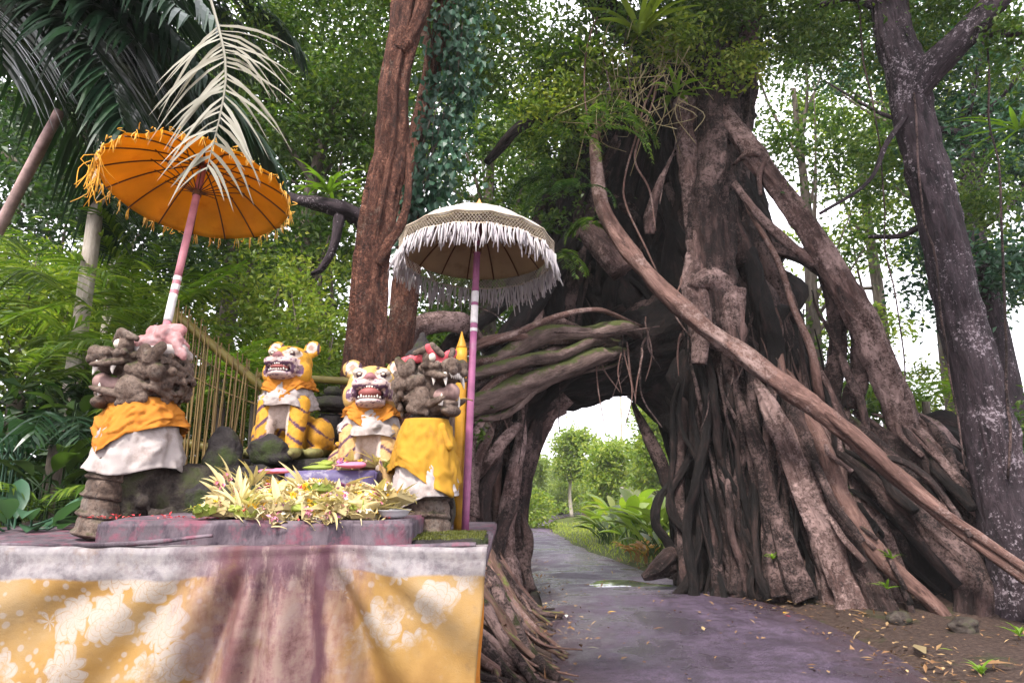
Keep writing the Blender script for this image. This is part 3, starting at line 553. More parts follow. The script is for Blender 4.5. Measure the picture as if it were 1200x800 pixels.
bush('shady bush between the flaky trunk and the left root cluster', 505, 9.5, .8, 1.2, 42, .11, M['leaf'], 66, zc=2.0)
bush('rounded green bush left of the far bend', 622, 34, 1.6, 1.1, 34, .22, M['leaf_light'], 67)
bush('dark green bush at the far bend', 655, 50, 2.0, 1.5, 34, .26, M['leaf_far'], 68)
bush('tall bright bush behind the road bend', 688, 55, 2.6, 1.7, 46, .28, M['leaf_light'], 69)
bush('low bush under the leaning root on the right bank', 1125, 12.5, 1.3, .7, 44, .12, M['leaf'], 70, zc=.5)
bush('yellow green bush behind the right bank', 1080, 14, 1.6, 1.2, 60, .13, M['leaf_light'], 71, zc=1.0)
bush('dark bush at the foot of the lichen trunk', 1190, 10.5, .9, .9, 44, .12, M['leaf_dark'], 72, zc=.3)
bush('mid green bush behind the fig seen under its leaning root', 985, 14.5, 1.4, 1.4, 60, .13, M['leaf'], 73, zc=1.6)
bush('tall leafy bush behind the left feather palms', 10, 10, 1.6, 1.6, 90, .14, M['leaf_light'], 74, zc=2.4)
bush('broad bush behind the small pale stemmed tree', 120, 11, 1.6, 1.4, 90, .14, M['leaf_light'], 75, zc=2.6)
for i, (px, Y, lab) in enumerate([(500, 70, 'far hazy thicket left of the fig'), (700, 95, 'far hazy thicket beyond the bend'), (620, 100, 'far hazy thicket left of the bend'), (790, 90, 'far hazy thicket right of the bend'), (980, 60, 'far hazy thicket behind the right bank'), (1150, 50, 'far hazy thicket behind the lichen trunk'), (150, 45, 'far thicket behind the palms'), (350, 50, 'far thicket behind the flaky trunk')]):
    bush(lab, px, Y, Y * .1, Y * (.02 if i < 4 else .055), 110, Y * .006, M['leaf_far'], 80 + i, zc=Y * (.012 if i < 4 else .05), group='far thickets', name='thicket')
# ------------------------------------------------------------------ the giant strangler fig with the road through it
FB = P(860, 700, 11.5); FB[2] = 0
fig = thing('strangler_fig', 'giant strangler fig of fused aerial roots with the road passing through its arch', 'tree', FB)
def px_path(pts):
    """[(px, py, Y, width in design units)] -> points, radii"""
    Q = np.array([P(a, b, c) for a, b, c, d in pts]); r = np.array([d * c / FPX / 2 * .88 for a, b, c, d in pts]); return Q, r
fc = [0]
def root(name, pts, mat, seg=10, n=None, flute=.18, lump=.10, wob=.04, parent=fig, flat=1.0):
    fc[0] += 1; Q, r = px_path(pts); g = Geo()
    if name in ('buttress_root', 'aerial_root', 'prop_root'): r[0] *= .35; Q[0, 1] += .25
    if name == 'arch_root': r[-1] *= .6; Q[-1, 1] += .7
    L_ = np.linalg.norm(np.diff(Q, axis=0), axis=1).sum()
    if r.max() > .05: seg = int(max(seg, min(48, 120 * r.max()))); n = int(max(n or 0, min(130, L_ / max(.035, r.max() * .14))))
    tube(g, Q, r, seg=seg, n=n or max(14, 7 * len(pts)), flute=flute, lump=lump, wob=wob, rough=.09 if mat != 'fig_smooth' else .04, seed=fc[0] * 3 + 1, flat=flat)
    return obj(name, g.mesh(name, tc=True), M[mat], parent, world=True)
CORE = [
 [(884, 745, 11.9, 180), (880, 640, 11.9, 172), (874, 540, 12.0, 165), (855, 440, 12.1, 185), (832, 340, 12.1, 165), (815, 230, 12.0, 140), (815, 120, 11.8, 120), (838, 20, 11.6, 100), (860, -110, 11.4, 95)],
 [(850, 395, 12.2, 120), (790, 395, 11.9, 105), (735, 415, 11.6, 100), (690, 432, 11.3, 75), (650, 452, 11.0, 62), (614, 490, 10.8, 50), (594, 560, 10.6, 50), (584, 640, 10.5, 54), (580, 720, 10.4, 74)],
 [(762, 420, 12.4, 130), (730, 330, 12.6, 125), (715, 240, 12.6, 110), (740, 150, 12.3, 110), (790, 80, 12.0, 100)],
 [(640, 470, 11.4, 60), (640, 380, 11.6, 70), (655, 290, 11.9, 75), (690, 200, 12.1, 80), (740, 120, 12.1, 80)],
 [(950, 730, 11.6, 150), (935, 620, 11.6, 120), (905, 510, 11.7, 100), (880, 400, 11.8, 80)],
]
for c in CORE: root('trunk', c, 'fig_shade', seg=40, n=70, flute=.34, lump=.12, wob=.05)
def strands(ci, count, a, b, rr, mats, seed, name='aerial_root', off=1.0, drift=.7, face=True, foot=False):
    rng = np.random.default_rng(seed); Q, r = px_path(CORE[ci]); Q, r, s = resample(Q, r, 60); T, U, B = frames(Q)
    for i in range(count):
        for _ in range(30):
            th = rng.uniform(0, 2 * np.pi); j = 30; nv = U[j] * math.cos(th) + B[j] * math.sin(th)
            if not face or nv[1] < .35: break
        s0, s1 = sorted((rng.uniform(a, a + .25 * (b - a)), rng.uniform(b - .45 * (b - a), b))); k = 9; tt = np.linspace(s0, s1, k) * 59
        ii = np.clip(tt.astype(int), 0, 59); th_ = th + drift * vn(np.c_[np.linspace(0, 2.2, k) + i * 3.7, np.zeros(k), np.zeros(k)], seed)
        o = U[ii] * np.cos(th_)[:, None] + B[ii] * np.sin(th_)[:, None]
        lift = off * .93 + rng.uniform(0, .2); pts = Q[ii] + o * (r[ii] * lift)[:, None]
        R_ = rng.uniform(*rr); rad = R_ * (1 + .35 * rng.normal(size=k) * .4) * np.linspace(1.35, .7, k)
        if foot: pts[0] = pts[0] + np.array((max(o[0][0], -.1) * .35, o[0][1] * .3 - .1, 0)); pts[0][2] = -.1; rad[0] *= 1.5
        g = Geo(); fc[0] += 1; tube(g, pts, np.maximum(rad, .012), seg=16 if R_ > .05 else 9, n=54, flute=.3, lump=.22, wob=.09, rough=.12, seed=fc[0])
        obj(name, g.mesh(name, tc=True), M[mats[int(rng.integers(len(mats)))]], fig, world=True)
strands(0, 34, 0.0, .62, (.03, .15), ['fig_shade', 'fig_shade', 'fig_mid'], 1, foot=True)
strands(0, 24, .35, 1.0, (.03, .14), ['fig_shade', 'fig_mid', 'fig_mid'], 2)
strands(1, 12, 0.0, .55, (.03, .09), ['fig_shade', 'fig_shade', 'fig_mid'], 3, face=False)
strands(1, 24, .45, 1.0, (.03, .10), ['fig_mid', 'fig_mid', 'fig_shade', 'fig_pale'], 4, face=False)
strands(2, 22, 0.0, 1.0, (.03, .12), ['fig_shade', 'fig_shade', 'fig_mid'], 5)
strands(3, 18, 0.0, 1.0, (.03, .10), ['fig_shade', 'fig_shade', 'fig_mid'], 6)
strands(4, 16, 0.0, 1.0, (.04, .13), ['fig_mid', 'fig_shade', 'fig_shade'], 7, foot=True)
rt = root
# pale column and leaning strut
rt('buttress_column', [(842, 60, 10.9, 45), (836, 130, 10.7, 54), (832, 200, 10.6, 52), (830, 280, 10.5, 54), (838, 345, 10.4, 54), (852, 400, 10.6, 46), (868, 470, 10.9, 42), (880, 560, 11.0, 34), (885, 690, 11.0, 40)], 'fig_mid', seg=22, n=70, flute=.35, lump=.15)
rt('buttress_column', [(800, 120, 10.9, 30), (806, 190, 10.7, 30), (815, 260, 10.5, 26), (820, 330, 10.3, 34), (824, 372, 10.25, 26), (822, 425, 10.3, 16)], 'fig_pale', seg=12, flute=.3, lump=.2)
rt('buttress_column', [(856, 340, 10.2, 34), (862, 372, 10.1, 28), (866, 420, 10.1, 16)], 'fig_pale', flute=.2, lump=.2)
rt('buttress_column', [(812, 340, 10.2, 20), (835, 328, 10.1, 28), (858, 338, 10.15, 24)], 'fig_pale', lump=.2)
rt('leaning_strut', [(842, 130, 10.6, 24), (868, 165, 10.4, 28), (915, 225, 10.2, 30), (962, 295, 10.0, 32), (1005, 365, 9.9, 35), (1035, 430, 9.9, 37), (1058, 490, 10.0, 42), (1075, 560, 10.2, 48)], 'fig_pale', seg=20, n=70, flute=.32, lump=.12)
rt('leaning_strut', [(860, 215, 10.4, 10), (900, 260, 10.2, 13), (940, 298, 10.1, 14), (985, 330, 10.0, 15), (1012, 362, 9.95, 14)], 'fig_pale', lump=.2)
rt('leaning_strut', [(905, 290, 10.3, 16), (950, 305, 10.1, 22), (1000, 350, 10.1, 22), (1010, 420, 10.2, 24), (1000, 480, 10.3, 28)], 'fig_mid', lump=.2)
rt('leaning_strut', [(968, 320, 10.3, 20), (985, 400, 10.3, 22), (975, 470, 10.4, 28), (965, 540, 10.5, 34)], 'fig_mid', lump=.2)
rt('aerial_root', [(878, 232, 10.6, 3), (893, 270, 10.2, 7), (918, 320, 10.0, 9), (940, 385, 9.9, 10), (956, 440, 9.9, 12), (968, 480, 10.2, 10)], 'fig_smooth')
rt('aerial_root', [(872, 255, 10.8, 20), (882, 310, 10.7, 24), (893, 380, 10.6, 22), (903, 450, 10.6, 24)], 'fig_shade', lump=.25)
rt('aerial_root', [(898, 315, 10.5, 12), (902, 370, 10.4, 20), (912, 430, 10.4, 24), (925, 500, 10.5, 26)], 'fig_shade', lump=.25)
rt('aerial_root', [(865, 185, 10.3, 9), (880, 178, 10.15, 10), (896, 186, 10.1, 9), (890, 205, 10.1, 7), (893, 230, 10.1, 5)], 'fig_pale')
# the long smooth root that crosses the trunk and the cable-like pair below it
rt('crossing_root', [(712, 120, 11.2, 6), (698, 170, 10.1, 14), (702, 225, 9.85, 18), (722, 275, 9.7, 23), (760, 325, 9.55, 22), (800, 366, 9.4, 25), (835, 394, 9.3, 22), (880, 425, 9.15, 24), (935, 462, 9.0, 29), (985, 502, 8.85, 24), (1030, 540, 8.7, 25), (1085, 588, 8.5, 20), (1150, 640, 8.25, 18), (1215, 684, 8.0, 20), (1285, 730, 7.8, 18), (1330, 752, 7.7, 12)], 'fig_smooth', seg=20, n=130, flute=.16, lump=.2)
rt('crossing_root', [(905, 440, 9.2, 8), (960, 478, 8.85, 14), (1020, 525, 8.6, 14), (1080, 578, 8.4, 13), (1140, 625, 8.2, 12), (1215, 674, 7.9, 11), (1300, 728, 7.6, 10), (1360, 765, 7.5, 7)], 'fig_smooth', n=60)
rt('crossing_root', [(1018, 533, 8.7, 7), (1055, 540, 8.55, 8), (1090, 566, 8.4, 8), (1118, 600, 8.3, 7), (1135, 625, 8.2, 6)], 'fig_mid')
rt('broken_root', [(690, 265, 10.9, 26), (706, 290, 10.7, 32), (728, 318, 10.5, 30)], 'fig_pale', seg=14, flute=.35)
rt('broken_root', [(792, 180, 10.9, 3), (776, 208, 10.4, 7), (770, 228, 10.35, 11), (765, 252, 10.4, 14), (762, 275, 10.5, 10)], 'fig_pale', flute=.4)
# buttress roots spreading to the right
BR = [
 ([(885, 430, 10.2, 16), (905, 480, 10.0, 22), (932, 545, 9.8, 28), (962, 615, 9.7, 36), (990, 690, 9.6, 46), (1000, 735, 9.5, 58)], 'fig_pale', .35),
 ([(915, 420, 10.3, 20), (935, 490, 10.0, 24), (968, 560, 9.7, 26), (1005, 640, 9.4, 30), (1040, 728, 9.2, 34)], 'fig_mid', .25),
 ([(915, 440, 10.4, 8), (950, 500, 9.8, 16), (985, 575, 9.5, 22), (1025, 640, 9.25, 24), (1070, 690, 9.05, 20), (1112, 732, 8.9, 16)], 'fig_smooth', .2),
 ([(980, 520, 9.7, 22), (1040, 580, 9.4, 28), (1090, 625, 9.2, 32), (1130, 670, 9.0, 34), (1150, 735, 8.9, 40)], 'fig_mid', .35),
 ([(1010, 480, 10.0, 18), (1060, 530, 9.8, 22), (1110, 575, 9.6, 24), (1160, 640, 9.4, 28), (1185, 720, 9.3, 34)], 'fig_mid', .35),
 ([(1050, 470, 10.2, 20), (1085, 505, 10.0, 24), (1125, 545, 9.9, 26), (1170, 600, 9.8, 28), (1215, 660, 9.7, 30), (1250, 730, 9.4, 34)], 'fig_pale', .35),
 ([(1068, 490, 10.0, 16), (1062, 510, 9.7, 12), (1080, 540, 9.55, 12), (1100, 575, 9.4, 11)], 'fig_mid', .1),
 ([(1060, 500, 10.6, 60), (1100, 520, 10.5, 66), (1150, 555, 10.4, 70), (1215, 610, 10.4, 80), (1270, 720, 10.2, 90)], 'fig_shade', .35),
 ([(1030, 560, 10.4, 80), (1060, 620, 10.2, 90), (1085, 690, 10.0, 100), (1090, 750, 9.9, 110)], 'fig_shade', .4),
 ([(870, 450, 10.3, 16), (885, 520, 10.1, 20), (900, 600, 10.0, 22), (918, 700, 9.9, 30)], 'fig_mid', .25),
 ([(845, 470, 10.6, 14), (850, 550, 10.5, 16), (872, 620, 10.4, 16), (862, 695, 10.3, 22)], 'fig_mid', .2),
 ([(816, 420, 11.3, 5), (820, 490, 10.8, 9), (829, 560, 10.6, 12), (836, 620, 10.5, 9), (845, 705, 10.4, 20)], 'fig_mid', .15),
 ([(806, 420, 11.6, 8), (800, 480, 11.1, 14), (797, 560, 10.9, 14), (803, 630, 10.8, 16), (806, 700, 10.7, 26)], 'fig_mid', .35),
 ([(900, 560, 9.9, 18), (915, 630, 9.8, 22), (945, 700, 9.7, 34)], 'fig_mid', .35),
 ([(790, 560, 11.0, 9), (772, 585, 10.9, 12), (770, 612, 10.9, 12), (784, 635, 10.9, 12), (795, 660, 10.9, 14)], 'fig_shade', .2),
 ([(800, 640, 10.9, 22), (780, 655, 10.8, 30), (765, 668, 10.8, 22), (752, 676, 10.8, 8)], 'fig_mid', .45),
 ([(745, 470, 11.6, 14), (758, 510, 11.5, 16), (775, 545, 11.4, 18), (790, 580, 11.3, 20)], 'fig_mid', .2),
]
for pts, m_, fl_ in BR: rt('buttress_root', pts, m_, seg=16, n=46, flute=fl_, lump=.14)
rng = np.random.default_rng(77)
for i in range(46):                                            # finer roots knitted over the right bank
    x0, y0 = rng.uniform(930, 1120), rng.uniform(470, 590); dx = rng.uniform(50, 120); Y0 = rng.uniform(9.6, 10.2)
    w0 = rng.uniform(5, 13); ye = min(742, y0 + dx * rng.uniform(.9, 1.9))
    rt('buttress_root', [(x0, y0, Y0, w0), (x0 + dx * .3 + rng.normal() * 8, y0 + (ye - y0) * .3, Y0 - .25, w0 * 1.1), (x0 + dx * .65 + rng.normal() * 8, y0 + (ye - y0) * .65, Y0 - .5, w0 * 1.1), (x0 + dx, ye, Y0 - .7, w0)], ['fig_mid', 'fig_shade', 'fig_pale'][i % 3], seg=7, n=24, wob=.08)
for i in range(84):                                            # ropes of roots down the front of the trunk
    x0, y0 = rng.uniform(800, 965), rng.uniform(330, 520); f_ = (x0 - 800) / 165; xe = x0 + rng.uniform(-15, 60) + f_ * rng.uniform(20, 110); ye = rng.uniform(690, 735); Y0 = 10.75 - .5 * f_ + rng.normal() * .1; w0 = rng.uniform(4, 12)
    k_ = [0, .3, .6, .85, 1]; rt('aerial_root', [(x0 + (xe - x0) * u ** 1.3 + rng.normal() * 7 * (u > 0), y0 + (ye - y0) * u, Y0 - .5 * u * (.4 + f_), w0 * (.5 if u == 0 else 1 + .4 * (u == 1))) for u in k_], (['fig_shade', 'fig_shade', 'fig_mid', 'fig_shade', 'fig_mid'] if x0 < 885 else ['fig_mid', 'fig_shade', 'fig_pale', 'fig_mid', 'fig_smooth'])[i % 5], seg=8, n=30, wob=.12, lump=.2)  # left cords take the bark with shade in its colour
# arch roots reaching left over the opening
AR = [
 ([(540, 478, 9.0, 32), (580, 464, 9.2, 32), (620, 448, 9.5, 30), (660, 434, 9.8, 26), (700, 418, 10.1, 24), (748, 402, 10.5, 18)], 'fig_moss'),
 ([(535, 432, 9.2, 22), (575, 422, 9.3, 20), (610, 404, 9.5, 26), (640, 394, 9.7, 26), (680, 390, 10.0, 18), (730, 384, 10.4, 18), (770, 388, 10.8, 20)], 'fig_moss'),
 ([(540, 445, 9.0, 14), (600, 428, 9.2, 17), (650, 418, 9.6, 16), (690, 402, 10.0, 15), (740, 390, 10.5, 16)], 'fig_moss'),
 ([(545, 415, 8.9, 6), (600, 395, 9.1, 7), (650, 374, 9.5, 8), (700, 366, 9.9, 7), (760, 372, 10.4, 8)], 'fig_smooth'),
 ([(480, 480, 8.6, 30), (478, 440, 8.6, 28), (482, 400, 8.6, 28), (505, 380, 8.7, 26), (540, 382, 8.8, 22), (570, 400, 9.0, 20)], 'fig_pale'),
 ([(530, 400, 9.0, 16), (560, 378, 9.3, 18), (590, 350, 9.8, 20), (620, 315, 10.4, 20), (650, 270, 11.0, 22)], 'fig_shade'),
 ([(560, 440, 9.3, 20), (590, 405, 9.6, 22), (620, 360, 10.0, 24), (650, 310, 10.6, 28), (680, 240, 11.2, 30)], 'fig_shade'),
 ([(600, 420, 9.9, 14), (630, 370, 10.2, 16), (640, 310, 10.7, 18)], 'fig_smooth'),
 ([(545, 500, 9.2, 12), (570, 470, 9.3, 12), (600, 440, 9.6, 12)], 'fig_pale'),
]
rng = np.random.default_rng(55)
for i in range(16):
    y0, y1 = rng.uniform(400, 490), rng.uniform(372, 420); w0 = rng.uniform(5, 12); Y0 = rng.uniform(8.9, 9.7)
    AR.append(([(535 + rng.uniform(-10, 30), y0, Y0, w0), (590, y0 * .7 + y1 * .3 + rng.normal() * 9, Y0 + .3, w0 * 1.2), (650, y0 * .35 + y1 * .65 + rng.normal() * 9, Y0 + .7, w0), (700 + rng.uniform(-20, 40), y1, Y0 + 1.1, w0 * .8)], ['fig_moss', 'fig_mid', 'fig_pale', 'fig_smooth'][i % 4]))
AR = [(pts if pts[0][1] == 480 else [(pts[0][0] - 22, 690, pts[0][2] + .1, pts[0][3] * .9), (pts[0][0] - 16, 580, pts[0][2] + .05, pts[0][3] * .8), (pts[0][0] - 10, pts[0][1] + 35, pts[0][2], pts[0][3] * .85)] + pts, m_) for pts, m_ in AR]
for pts, m_ in AR: rt('arch_root', pts, m_, seg=14, n=50, flute=.25, lump=.2)
# left foot of the arch: upright roots
LR = [
 ([(632, 470, 10.5, 22), (618, 520, 10.3, 24), (608, 580, 10.2, 22), (602, 640, 10.1, 24), (608, 690, 10.0, 34)], 'fig_mid'),
 ([(612, 460, 10.0, 16), (606, 520, 9.9, 18), (592, 590, 9.8, 20), (590, 650, 9.7, 22), (600, 700, 9.5, 26)], 'fig_pale'),
 ([(600, 470, 9.7, 14), (584, 530, 9.6, 16), (570, 590, 9.5, 18), (574, 650, 9.3, 22), (585, 705, 9.1, 24)], 'fig_mid'),
 ([(590, 480, 9.5, 12), (566, 530, 9.4, 14), (552, 580, 9.3, 14), (546, 640, 9.2, 18)], 'fig_pale'),
 ([(572, 470, 9.3, 10), (560, 510, 9.2, 12), (552, 550, 9.2, 12), (548, 600, 9.1, 14)], 'fig_pale'),
 ([(560, 470, 9.2, 9), (550, 500, 9.1, 10), (540, 560, 9.1, 10), (538, 620, 9.0, 12)], 'fig_mid'),
 ([(622, 470, 10.3, 12), (606, 540, 10.1, 12), (594, 600, 9.9, 14), (598, 690, 9.7, 20)], 'fig_mid'),
 ([(560, 560, 9.2, 12), (580, 530, 9.3, 14), (606, 500, 9.7, 12)], 'fig_pale'),
 ([(612, 560, 10.0, 10), (600, 590, 9.8, 16), (584, 630, 9.6, 16), (572, 680, 9.3, 20)], 'fig_mid'),
 ([(606, 585, 10.0, 10), (614, 625, 9.9, 14), (612, 660, 9.85, 13), (624, 695, 9.7, 10)], 'fig_mid'),
]
for pts, m_ in LR: rt('prop_root', pts, m_, seg=12, n=40, flute=.3, lump=.18, wob=.08)
# surface roots pouring down to the road edge
rng = np.random.default_rng(31); sm_ = ['ground_root', 'ground_root', 'fig_smooth', 'fig_mid']
for i in range(72):
    f = i / 71; Y0 = 9.7 - 4.6 * f + rng.normal() * .2; X0 = rng.uniform(-1.1, -.35) + .25 * (1 - f); X1 = rng.uniform(.12, .62); dY = rng.uniform(-1.4, .15)
    k = 8; u = np.linspace(0, 1, k); X = X0 + (X1 - X0) * u + rng.normal(size=k) * .035; Y = Y0 + dY * u ** 1.3 + .22 * np.sin(u * rng.uniform(3, 7) + i) * .5
    r0 = rng.choice([.018, .028, .04, .055, .08], p=[.25, .3, .25, .14, .06]); Z = gz(X, Y) + r0 * .5 + rng.uniform(0, .12) * (1 - u)
    g = Geo(); tube(g, np.c_[X, Y, Z], r0 * np.linspace(1.25, .45, k) * (1 + .2 * rng.normal(size=k) * .4), seg=8, n=40, flute=.12, lump=.16, wob=.05, seed=300 + i)
    obj('surface_root', g.mesh('surface_root', tc=True), M[sm_[i % 4]], fig, world=True)
# hanging vines and dry strands
HV = [([(768, 90, 10.2, 3), (748, 160, 10.0, 3), (732, 215, 9.9, 3), (735, 245, 9.9, 3), (756, 290, 9.9, 3), (770, 320, 9.9, 2)]),
      ([(775, 85, 10.2, 2.5), (752, 150, 10.0, 3), (744, 190, 9.9, 3), (760, 225, 9.9, 3), (768, 270, 9.9, 2)]),
      ([(700, 20, 9.8, 2.5), (690, 60, 9.7, 2.5), (684, 110, 9.7, 2.5), (692, 150, 9.7, 2)]), ([(688, 10, 9.8, 2), (706, 60, 9.7, 2), (720, 120, 9.7, 2)]),
      ([(560, 360, 9.3, 2), (620, 384, 9.5, 2), (690, 390, 9.7, 2), (770, 378, 10, 2)]), ([(757, 395, 10.6, 3), (752, 440, 10.5, 3), (756, 470, 10.5, 2), (775, 500, 10.5, 2)]),
      ([(815, 120, 10, 3), (800, 150, 9.8, 3), (778, 200, 9.8, 2), (770, 240, 9.8, 2)]), ([(1060, -40, 8.6, 3), (1090, 300, 8.5, 3), (1115, 420, 8.5, 3), (1130, 560, 8.6, 2)]),
      ([(1000, -40, 9, 3), (1030, 200, 8.9, 2), (1045, 330, 9, 2), (1062, 470, 9.2, 2)]), ([(740, 0, 9.8, 2), (735, 70, 9.7, 2), (742, 130, 9.7, 2)]),
      ([(1150, -30, 8.4, 3), (1168, 200, 8.4, 3), (1180, 440, 8.4, 4), (1186, 500, 8.4, 4), (1182, 560, 8.5, 3)])]
for iv_, h in enumerate(HV): rt('hanging_vine', h, 'fig_smooth' if iv_ < 3 else 'fig_mid', seg=5, n=30, flute=0, lump=.1, wob=.05)
for i in range(30):                                            # fine rootlets under the arch roots and on the trunk front
    x0 = rng.uniform(555, 770) if i < 20 else rng.uniform(790, 960); y0 = (478 - (x0 - 540) * .36 + rng.uniform(-30, 10)) if i < 20 else rng.uniform(300, 480); L_ = rng.uniform(30, 110); Y0 = (9.1 + (x0 - 540) / 150 if i < 20 else 10.0) + rng.uniform(-.1, .2); w0 = rng.uniform(1.3, 3)
    rt('rootlet', [(x0, y0, Y0, w0), (x0 + rng.normal() * 5, y0 + L_ * .5, Y0 - .05, w0), (x0 + rng.normal() * 9, y0 + L_, Y0 - .05, w0 * .5)], 'fig_smooth' if i % 2 else 'fig_mid', seg=5, n=16, flute=0, wob=.04)
# upper limbs and crown
for h, m_ in [([(838, 20, 11.4, 60), (880, -30, 11, 46), (960, -70, 10.5, 36), (1060, -90, 10, 26)], 'fig_mid'), ([(790, 70, 11.6, 50), (740, 30, 11, 40), (690, -10, 10.5, 30), (600, -60, 10, 22)], 'fig_shade'),
              ([(850, 90, 10.9, 30), (868, 60, 10.6, 34), (876, 20, 10.4, 36), (880, -60, 10.4, 34)], 'fig_mid'), ([(700, 150, 11.8, 30), (650, 140, 11, 24), (610, 150, 10.6, 18), (570, 190, 10.4, 10)], 'fig_shade')]:
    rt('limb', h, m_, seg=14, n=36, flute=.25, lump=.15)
rng = np.random.default_rng(9)
def pe(px, py, Y, rx, ry, rd): q = P(px, py, Y); return (q, (rx * Y / FPX, rd, ry * Y / FPX))
g = Geo()
leaves(g, cloud([pe(690, 60, 10.5, 70, 55, .9), pe(630, 90, 11, 60, 60, .8), pe(760, 10, 10, 80, 40, .8), pe(640, 190, 11.2, 45, 50, .7), pe(850, 20, 10, 50, 40, .7), pe(580, 20, 11, 70, 45, .8), pe(930, 30, 11, 70, 55, 1.0), pe(1010, -10, 10.5, 80, 45, 1), pe(660, 250, 11.5, 30, 45, .5)], 210, 120, rng, .28), .12, .06, rng)
obj('crown', g.mesh('crown', smooth=False), M['leaf'], fig, world=True)
SHADE_CROWN = [(np.array((3.6, 8.2, 10.6)), (3.6, 2.6, 1.0)), (np.array((.6, 9.2, 11.2)), (2.4, 2.2, .9)), (np.array((6.6, 9.0, 10.8)), (2.4, 2.4, 1.0)), (np.array((3.4, 5.2, 10.2)), (2.8, 1.8, .8))]  # unseen leaf masses overhead, added to shade the front of the fig
g = Geo(); leaves(g, cloud(SHADE_CROWN, 190, 150, rng, .38), .17, .09, rng); obj('crown', g.mesh('crown', smooth=False), M['leaf'], fig, world=True)
top = P(850, -80, 11.4)
for q, (c_, r_) in enumerate(SHADE_CROWN):
    g = Geo(); tube(g, [top + (0, 0, -.6), (top + c_) / 2 + (0, 0, .3), c_, c_ + (.8, -1.2, .2)], [.28, .18, .1, .03], seg=14, n=30, flute=.2, lump=.15, wob=.1, seed=q); obj('limb', g.mesh('limb', tc=True), M['fig_mid'], fig, world=True)  # limbs out of view, added to carry the shading leaf masses
g = Geo()
leaves(g, cloud([pe(700, 95, 10, 50, 40, .5), pe(800, 45, 9.9, 45, 30, .5), pe(860, 75, 10, 35, 30, .5), pe(640, 130, 10.6, 40, 50, .5)], 60, 110, rng, .25), .11, .055, rng)
obj('crown', g.mesh('crown', smooth=False), M['leaf_light'], fig, world=True)
# ------------------------------------------------------------------ slim trunks beside the fig
def trunk_tree(name, label, stems, mat, crown=None, crown_mat=None, ncl=60, L=.12, seed=0, flute=.2, lump=.1):
    q = P(stems[0][0][0], stems[0][0][1], stems[0][0][2]); b = np.array((q[0], q[1], float(gz(q[0], q[1]))))
    t = thing(name, label, 'tree', b)
    for i, s_ in enumerate(stems):
        Q, r = px_path(s_)
        if i == 0: Q = np.vstack([b - (0, 0, .15), Q]); r = np.r_[r[0] * 1.25, r]
        g = Geo(); tube(g, Q, r, seg=56 if i == 0 else 16, n=170 if i == 0 else 40, flute=flute, lump=lump, wob=.03, rough=.07, seed=seed + i)
        obj('trunk' if i == 0 else 'branch', g.mesh('trunk', tc=True), M[mat], t, world=True)
    if crown:
        g = Geo(); rng = np.random.default_rng(seed); leaves(g, cloud(crown, ncl, 120, rng, .3), L, L * .5, rng)
        obj('crown', g.mesh('crown', smooth=False), M[crown_mat], t, world=True)
    return t
trunk_tree('flaky_barked_tree', 'tall trunk with flaky red brown bark behind the tiger statues', [[(424, 470, 6.6, 54), (427, 400, 6.6, 48), (432, 330, 6.6, 45), (447, 220, 6.6, 42), (464, 110, 6.6, 40), (476, 20, 6.6, 44), (488, -70, 6.6, 46)],
           [(468, 60, 6.5, 22), (490, 20, 6.5, 20), (505, -40, 6.5, 20)], [(440, 310, 6.5, 16), (470, 260, 6.55, 12), (478, 200, 6.6, 10), (476, 140, 6.6, 9)]], 'red_bark',
           [pe(400, -20, 7.5, 110, 40, .9), pe(520, -20, 7.5, 90, 35, .9), pe(330, 30, 8.5, 70, 50, .9), pe(420, 60, 8.6, 30, 60, .7)], 'leaf', 90, .10, 500, flute=.22, lump=.14)
trunk_tree('forked_tree', 'thinner brown trunk with ivy just right of the flaky trunk', [[(462, 470, 7.5, 38), (470, 380, 7.5, 34), (477, 290, 7.5, 30), (482, 200, 7.5, 28), (497, 120, 7.5, 27), (520, 30, 7.5, 28), (535, -60, 7.5, 28)],
           [(500, 115, 7.4, 16), (506, 70, 7.3, 14), (500, 20, 7.3, 14), (515, -60, 7.3, 14)]], 'red_bark', [pe(560, -10, 8.5, 80, 45, .9), pe(545, 60, 9, 50, 60, .7)], 'leaf', 55, .10, 520)
trunk_tree('lichen_tree', 'leaning dark trunk spotted with pale lichen, forking above the right bank', [[(1196, 700, 8.8, 70), (1178, 590, 8.8, 62), (1160, 500, 8.8, 58), (1132, 380, 8.8, 54), (1106, 275, 8.8, 51), (1080, 170, 8.8, 50), (1058, 85, 8.8, 52), (1042, 15, 8.8, 48), (1030, -70, 8.8, 46)],
           [(1066, 125, 8.75, 26), (1082, 92, 8.6, 40), (1110, 62, 8.4, 38), (1142, 30, 8.2, 36), (1172, -5, 8.0, 36), (1215, -60, 7.8, 34)], [(1042, 15, 8.8, 14), (1000, -5, 8.9, 10), (960, 5, 9, 8)],
           [(1072, 120, 8.7, 7), (1040, 165, 8.6, 7), (1015, 215, 8.6, 5), (960, 250, 8.7, 4)], [(1095, 250, 8.9, 8), (1060, 275, 9.2, 7), (1020, 278, 9.5, 5)], [(1160, 40, 8.2, 10), (1200, 40, 8, 9), (1240, 36, 8, 8)]],
           'lichen_bark', [pe(1100, 10, 8.8, 60, 40, .9), pe(980, 40, 9.5, 50, 40, .8), pe(1180, 60, 8.4, 50, 40, .7), pe(1050, 60, 9.6, 40, 50, .6), pe(1000, 190, 9.6, 45, 50, .6), pe(1150, 230, 10.5, 45, 60, .7)], 'leaf', 105, .105, 540, flute=.12, lump=.1)
